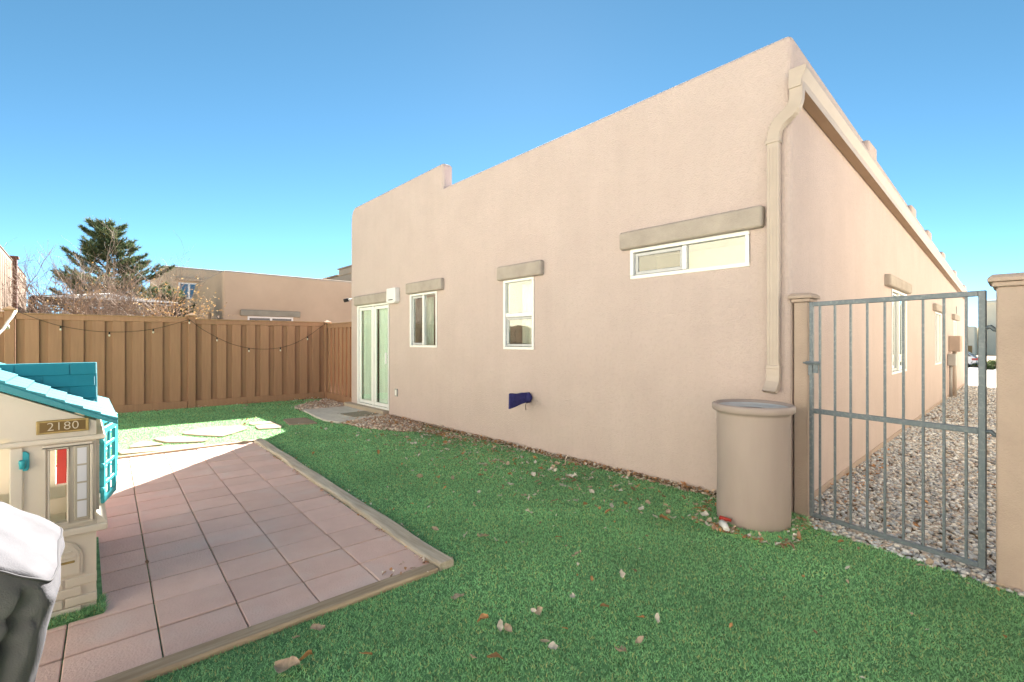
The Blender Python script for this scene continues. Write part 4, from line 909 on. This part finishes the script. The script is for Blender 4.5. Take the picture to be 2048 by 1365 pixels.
# gazebo: black steel frame with pale ribbed roof panels
gz_ = thing('garden_gazebo', 'black metal gazebo frame with pale roof panels behind the fence', 'gazebo')
c1, c2, c3, c4 = Vector((-19.2, -5.15, 0)), Vector((-15.9, -2.15, 0)), Vector((-19.4, -2.0, 0)), Vector((-15.6, -5.2, 0)); zE = 2.42
corners = [c4, c2, c3, c1]
for c in corners: MB().box(c.x - .06, c.x + .06, c.y - .06, c.y + .06, -.05, zE + .12).build('post', BLACKM, gz_)
top = sum(corners, Vector()) / 4 + Vector((0, 0, 2.85))
for i in range(4):
    a, b = corners[i], corners[(i + 1) % 4]
    for zz in (zE + .05, zE - .2): MB().tube([a + Vector((0, 0, zz)), b + Vector((0, 0, zz))], .025, 5).build('beam', BLACKM, gz_)
    arcp = [a.lerp(b, t / 10) + Vector((0, 0, zE - .45 + .28 * math.sin(math.pi * t / 10))) for t in range(11)]; MB().tube(arcp, .022, 5).build('arch_brace', BLACKM, gz_)
    for t in (.15, .3, .45, .6, .75, .9): p = a.lerp(b, t); MB().tube([p + Vector((0, 0, zE - .45 + .28 * math.sin(math.pi * t))), p + Vector((0, 0, zE + .05))], .012, 4).build('spindle', BLACKM, gz_)
    ra, rb = a + Vector((0, 0, zE + .12)), b + Vector((0, 0, zE + .12)); ca_ = ra.lerp(top, .95); cb_ = rb.lerp(top, .95)
    m = MB(); up = Vector((0, 0, .015)); m.v = [tuple(p) for p in (ra, rb, cb_, ca_, ra + up, rb + up, cb_ + up, ca_ + up)]
    for q in ((0, 3, 2, 1), (4, 5, 6, 7), (0, 1, 5, 4), (1, 2, 6, 5), (2, 3, 7, 6), (3, 0, 4, 7)): m.f.append(q); m.sm.append(False)
    m.build('roof_panel', M('gazebo_roof', (.2, .2, .2), .5, metal=.2), gz_); MB().tube([ra, top], .03, 5).build('hip_rafter', BLACKM, gz_)

# trees
def branch_tree(base, h, spread, depth, seed, nst, r0=.05, upk=.6, twist=.5):
    r = random.Random(seed); mb = MB(); tips = []
    def grow(p, d, L, rad, lev):
        pts = [p]; q = p.copy(); dd = d.copy(); n = 4
        for i in range(n):
            dd = (dd + Vector((r.gauss(0, .16), r.gauss(0, .16), r.gauss(.04, .1)))).normalized(); q = q + dd * (L / n); pts.append(q.copy())
        mb.tube(pts, [rad * (1 - .5 * i / n) for i in range(n + 1)], 4 if lev < 2 else 3, False)
        if lev >= depth: tips.append((q, dd)); return
        for i in range(r.randint(3, 4)):
            t = r.uniform(.35, 1); k = min(int(t * n), n - 1); pp = pts[k].lerp(pts[k + 1], t * n - k)
            nd = (dd * .75 + Vector((r.gauss(0, twist), r.gauss(0, twist), r.gauss(upk * .4, .3)))).normalized(); grow(pp, nd, L * r.uniform(.55, .8), rad * .5, lev + 1)
    for i in range(nst):
        a = 6.28 * i / nst + r.uniform(-.4, .4); d = Vector((math.cos(a) * spread, math.sin(a) * spread, 1)).normalized()
        grow(base + Vector((math.cos(a) * .12, math.sin(a) * .12, 0)), d, h * r.uniform(.42, .55), r0, 0)
    return mb, tips
bt = thing('bare_tree', 'leafless multi-stemmed grey tree in front of the pine', 'tree')
bb = at(195, 690, 11.6); bb.z = 0
mb, tips = branch_tree(bb, 3.5, .78, 4, 3, 26, .04); mb.build('branches', TWIG, bt)
# lingering leaves on its sunny side
def leaf_cloud(cs, n, sig, size, cols, name, parent, mat=LEAFM):
    cs = np.array(cs); c = cs[rng.integers(0, len(cs), n)] + rng.normal(0, 1, (n, 3)) * np.array(sig); u = rng.normal(0, 1, (n, 3)); u /= np.linalg.norm(u, axis=1)[:, None]; w = np.cross(u, rng.normal(0, 1, (n, 3))); w /= np.linalg.norm(w, axis=1)[:, None]
    s = rng.uniform(.6, 1.2, (n, 1)) * size; V = np.stack([c - u * s, c + w * s * .5, c + u * s, c - w * s * .5], 1).reshape(-1, 3); F = np.arange(4 * n).reshape(-1, 4)
    tint = np.repeat(np.array(cols)[rng.integers(0, len(cols), n)] * rng.uniform(.7, 1.2, (n, 1)), 4, 0); o = npmesh(name, V, F, mat, tint, nper=4); o.parent = parent; return o
t_ = thing('dry_leaf_tree', 'small tree still holding dry golden leaves beside the bare tree', 'tree')
b2 = at(262, 690, 12.6); b2.z = 0; mb, tips2 = branch_tree(b2, 3.2, .45, 3, 11, 6, .05); mb.build('branches', TWIG, t_)
leaf_cloud([tuple(p) for p, d in tips2], 4200, (.2, .2, .22), .032, [(.42, .27, .11), (.36, .22, .10), (.5, .36, .18), (.3, .2, .12)], 'crown', t_)
bs_ = thing('bare_tree', 'second bare shrub behind the tall pale fence post', 'tree'); b3 = at(70, 690, 17); b3.z = 0; mb, _ = branch_tree(b3, 3.4, .4, 4, 21, 6, .05); mb.build('branches', TWIG, bs_)
def pine(base, h, label, seed, rad=2.7):
    t = thing('pine_tree', label, 'tree'); r = random.Random(seed); base = Vector(base)
    MB().tube([base, base + Vector((.05, 0, h * .5)), base + Vector((0, .04, h * .96))], [.17, .1, .02], 8).build('trunk', BARK, t)
    bm_ = MB(); tw = []; 
    nl = 15
    for i in range(nl):
        z = h * (.14 + .80 * i / (nl - 1)); Lb = rad * (1 - (i / nl) ** 1.15) * r.uniform(.8, 1.15) + .18
        for j in range(r.randint(5, 6)):
            a = r.uniform(0, 6.28); d = Vector((math.cos(a), math.sin(a), .12)); L = Lb * r.uniform(.55, 1.1); p0 = base + Vector((0, 0, z)); pts = []
            for q in range(6):
                s = q / 5; pts.append(p0 + d * (L * s) + Vector((0, 0, -.06 * L * math.sin(s * 3.1) + .28 * L * s * s)))
            bm_.tube(pts, [.035 * (1 - s / 6) for s in range(6)], 4, False)
            nt_ = int(10 + L * 13)
            for q in range(nt_):
                s = r.uniform(.28, 1.0); k = min(int(s * 5), 4); p = pts[k].lerp(pts[k + 1], s * 5 - k); side = Vector((-d.y, d.x, 0)) * r.gauss(0, .17 * L * (1.15 - s) + .05); p = p + side + Vector((0, 0, r.uniform(0, .1)))
                tw.append((p, (d * .7 + side.normalized() * .5 + Vector((0, 0, .55))).normalized()))
            tw.append((pts[-1], (d + Vector((0, 0, .9))).normalized()))
    for q in range(6): tw.append((base + Vector((0, 0, h * (.93 + .012 * q))), Vector((r.gauss(0, .3), r.gauss(0, .3), 1)).normalized()))
    bm_.build('branches', BARK, t)
    nn_ = 46; A = np.array([p for p, d in tw for _ in range(nn_)]); Dv = np.array([d for p, d in tw for _ in range(nn_)]); n = len(A)
    o_ = A + Dv * rng.uniform(0, .28, (n, 1)); dirv = Dv * .9 + rng.normal(0, .55, (n, 3)); dirv /= np.linalg.norm(dirv, axis=1)[:, None]; wv = np.cross(dirv, rng.normal(0, 1, (n, 3))); wv /= np.linalg.norm(wv, axis=1)[:, None]
    Ln = rng.uniform(.10, .2, (n, 1)); V = np.stack([o_ - wv * .013, o_ + wv * .013, o_ + dirv * Ln], 1).reshape(-1, 3); cols = np.array([(.08, .125, .06), (.12, .16, .075), (.055, .09, .05), (.19, .19, .085)])
    tint = np.repeat(cols[rng.integers(0, 4, n)], 3, 0); c = npmesh('crown', V, np.arange(3 * n).reshape(-1, 3), NEEDLE, tint); c.parent = t; return t
pb = at(215, 690, 19.5); pine((pb.x, pb.y, 0), 6.3, 'dark green pine standing behind the bare tree', 5, 3.3)
pb = at(338, 690, 16.5); pine((pb.x, pb.y, 0), 3.1, 'small pine beside the gazebo roof edge', 9, .7)

# ------------------------------------------------------------------ street side, seen through the gate
hb = house_box('street_house', 'pale two-storey stucco house across the street seen through the gate', PALEW, -1.55, 9, 64, 75, 5.6, .2)
MB().prism([(.15, -1.3), (1.0, -1.3), (1.0, 1.6), (.8, 1.95), (.55, 1.7), (.15, 1.1)], 63.8, 63.999, 'y').build('arch_shadow', POSTST, hb)  # the arch's shadow, put on the wall as a darker panel
MB().box(-1.7, 9.1, 63.85, 63.999, 5.2, 5.4).build('cornice', PALEW, hb, .04)
h5 = house_box('street_house', 'low pale stucco house with brown garage door behind the parked car', PALEW, -8, -1.9, 60.5, 70, 2.9, .15)
MB().box(-4.4, -2.1, 60.42, 60.499, -1.2, .95).build('garage_door', GARAGE, h5); MB().box(-6, -2.5, 60.3, 60.499, 1.2, 1.4).build('lintel', LINTEL, h5)
car = thing('parked_car', 'silver car parked across the end of the driveway', 'car'); cz = gz(48.5) + .03; CX, CY = -1.15, 48.5
def CT(x, y, z): return (CX + x, CY + y, cz + z)
sidep = [(-4.4, .32), (-4.42, .75), (-4.2, .92), (-3.3, 1.0), (-2.7, 1.42), (-1.2, 1.46), (-.55, 1.38), (-.12, 1.02), (0, .9), (.03, .5), (-.05, .3)]
cb = MB().prism([(x, z) for x, z in sidep], -.86, .86, 'y', CT).build('body', CARP, car, .09, 3)
MB().prism([(-3.2, 1.0), (-2.68, 1.37), (-1.2, 1.41), (-.62, 1.33), (-.3, 1.02)], -.868, -.861, 'y', CT).build('side_window', CARG, car)
MB().prism([(-.52, 1.34), (-.14, 1.03), (-.13, 1.04), (-.5, 1.36)], -.7, .7, 'y', CT).build('rear_window', CARG, car)
for yy in (-.84, .6): MB().box(-.12, .045, yy, yy + .24, .72, .9, CT).build('tail_light', REDL, car, .01)
MB().box(-.3, .04, -.88, -.862, .72, .88, CT).build('tail_light', REDL, car)
MB().box(-.02, .06, -.8, .8, .36, .52, CT).build('bumper', CARP, car, .03)
for xx in (-.75, -3.55):
    for yy in (-.87, .67):
        w_ = MB().tube([CT(xx, yy, .31), CT(xx, yy + .2, .31)], .31, 20).build('wheel', RUBBER, car); MB().tube([CT(xx, yy - .006, .31), CT(xx, yy + .02, .31)], .19, 14).build('rim', GREYP, w_)
sh = thing('street_shrub', 'low green desert shrub beside the driveway beyond the gate', 'shrub'); sp = Vector((-.45, 47.3, gz(47.3)))
leaf_cloud([tuple(sp + Vector((random.gauss(0, .35), random.gauss(0, .4), random.uniform(.05, .65)))) for _ in range(60)], 1800, (.08, .08, .08), .07, [(.12, .17, .06), (.18, .2, .09), (.08, .12, .05)], 'foliage', sh)
tag(MB().box(-1.35, -1.1, 33, 33.25, gz(33), gz(33) + .8).build('utility_pedestal', LINTEL, None, .03), 'short tan utility pedestal beside the driveway', 'pedestal')

# ------------------------------------------------------------------ the rest of the yard, its neighbours and added bounce surfaces (behind and beside the camera; seen in the panes, and they bounce daylight)
tag(MB().box(-11.2, 4.3, -8.5, -8.3, -.05, 1.85).build('yard_wall', M('bounce_wall', (.78, .74, .68), .92, var=.05, vs_=1.5, bump=.3, bs=60), None, .03), 'pale stucco wall added opposite the house to bounce sunlight', 'wall')  # pale rear wall out of view, added to bounce sun onto the house
struct(MB().prism([(-.6, -8.3), (4.3, -8.3), (4.3, -5.6), (-.6, -5.6)], -.03, .02).build('bounce_slab', CONC))  # unseen pale slab, added to throw sunlight back into the shade
hn = house_box('neighbour_house', 'two-storey cream stucco house facing the back wall across the yard', PALEW, -21, 10, -24, -11, 6.6, .2)
for x in (-12.5, -3.5, 3): MB().box(x, x + 1.2, -11, -10.96, 3.6, 4.9).build('window', CARG, hn)
hr = house_box('neighbour_house', 'pale stucco house wall on the other side of the gravel side yard', PALEW, 3.0, 12, .6, 19, 4.1, .2)
tag(MB().box(4.3, 4.5, -8.3, -.12, -.05, 1.8).build('yard_wall', POSTST, None, .02), 'stucco boundary wall closing the yard beside the gate', 'wall')
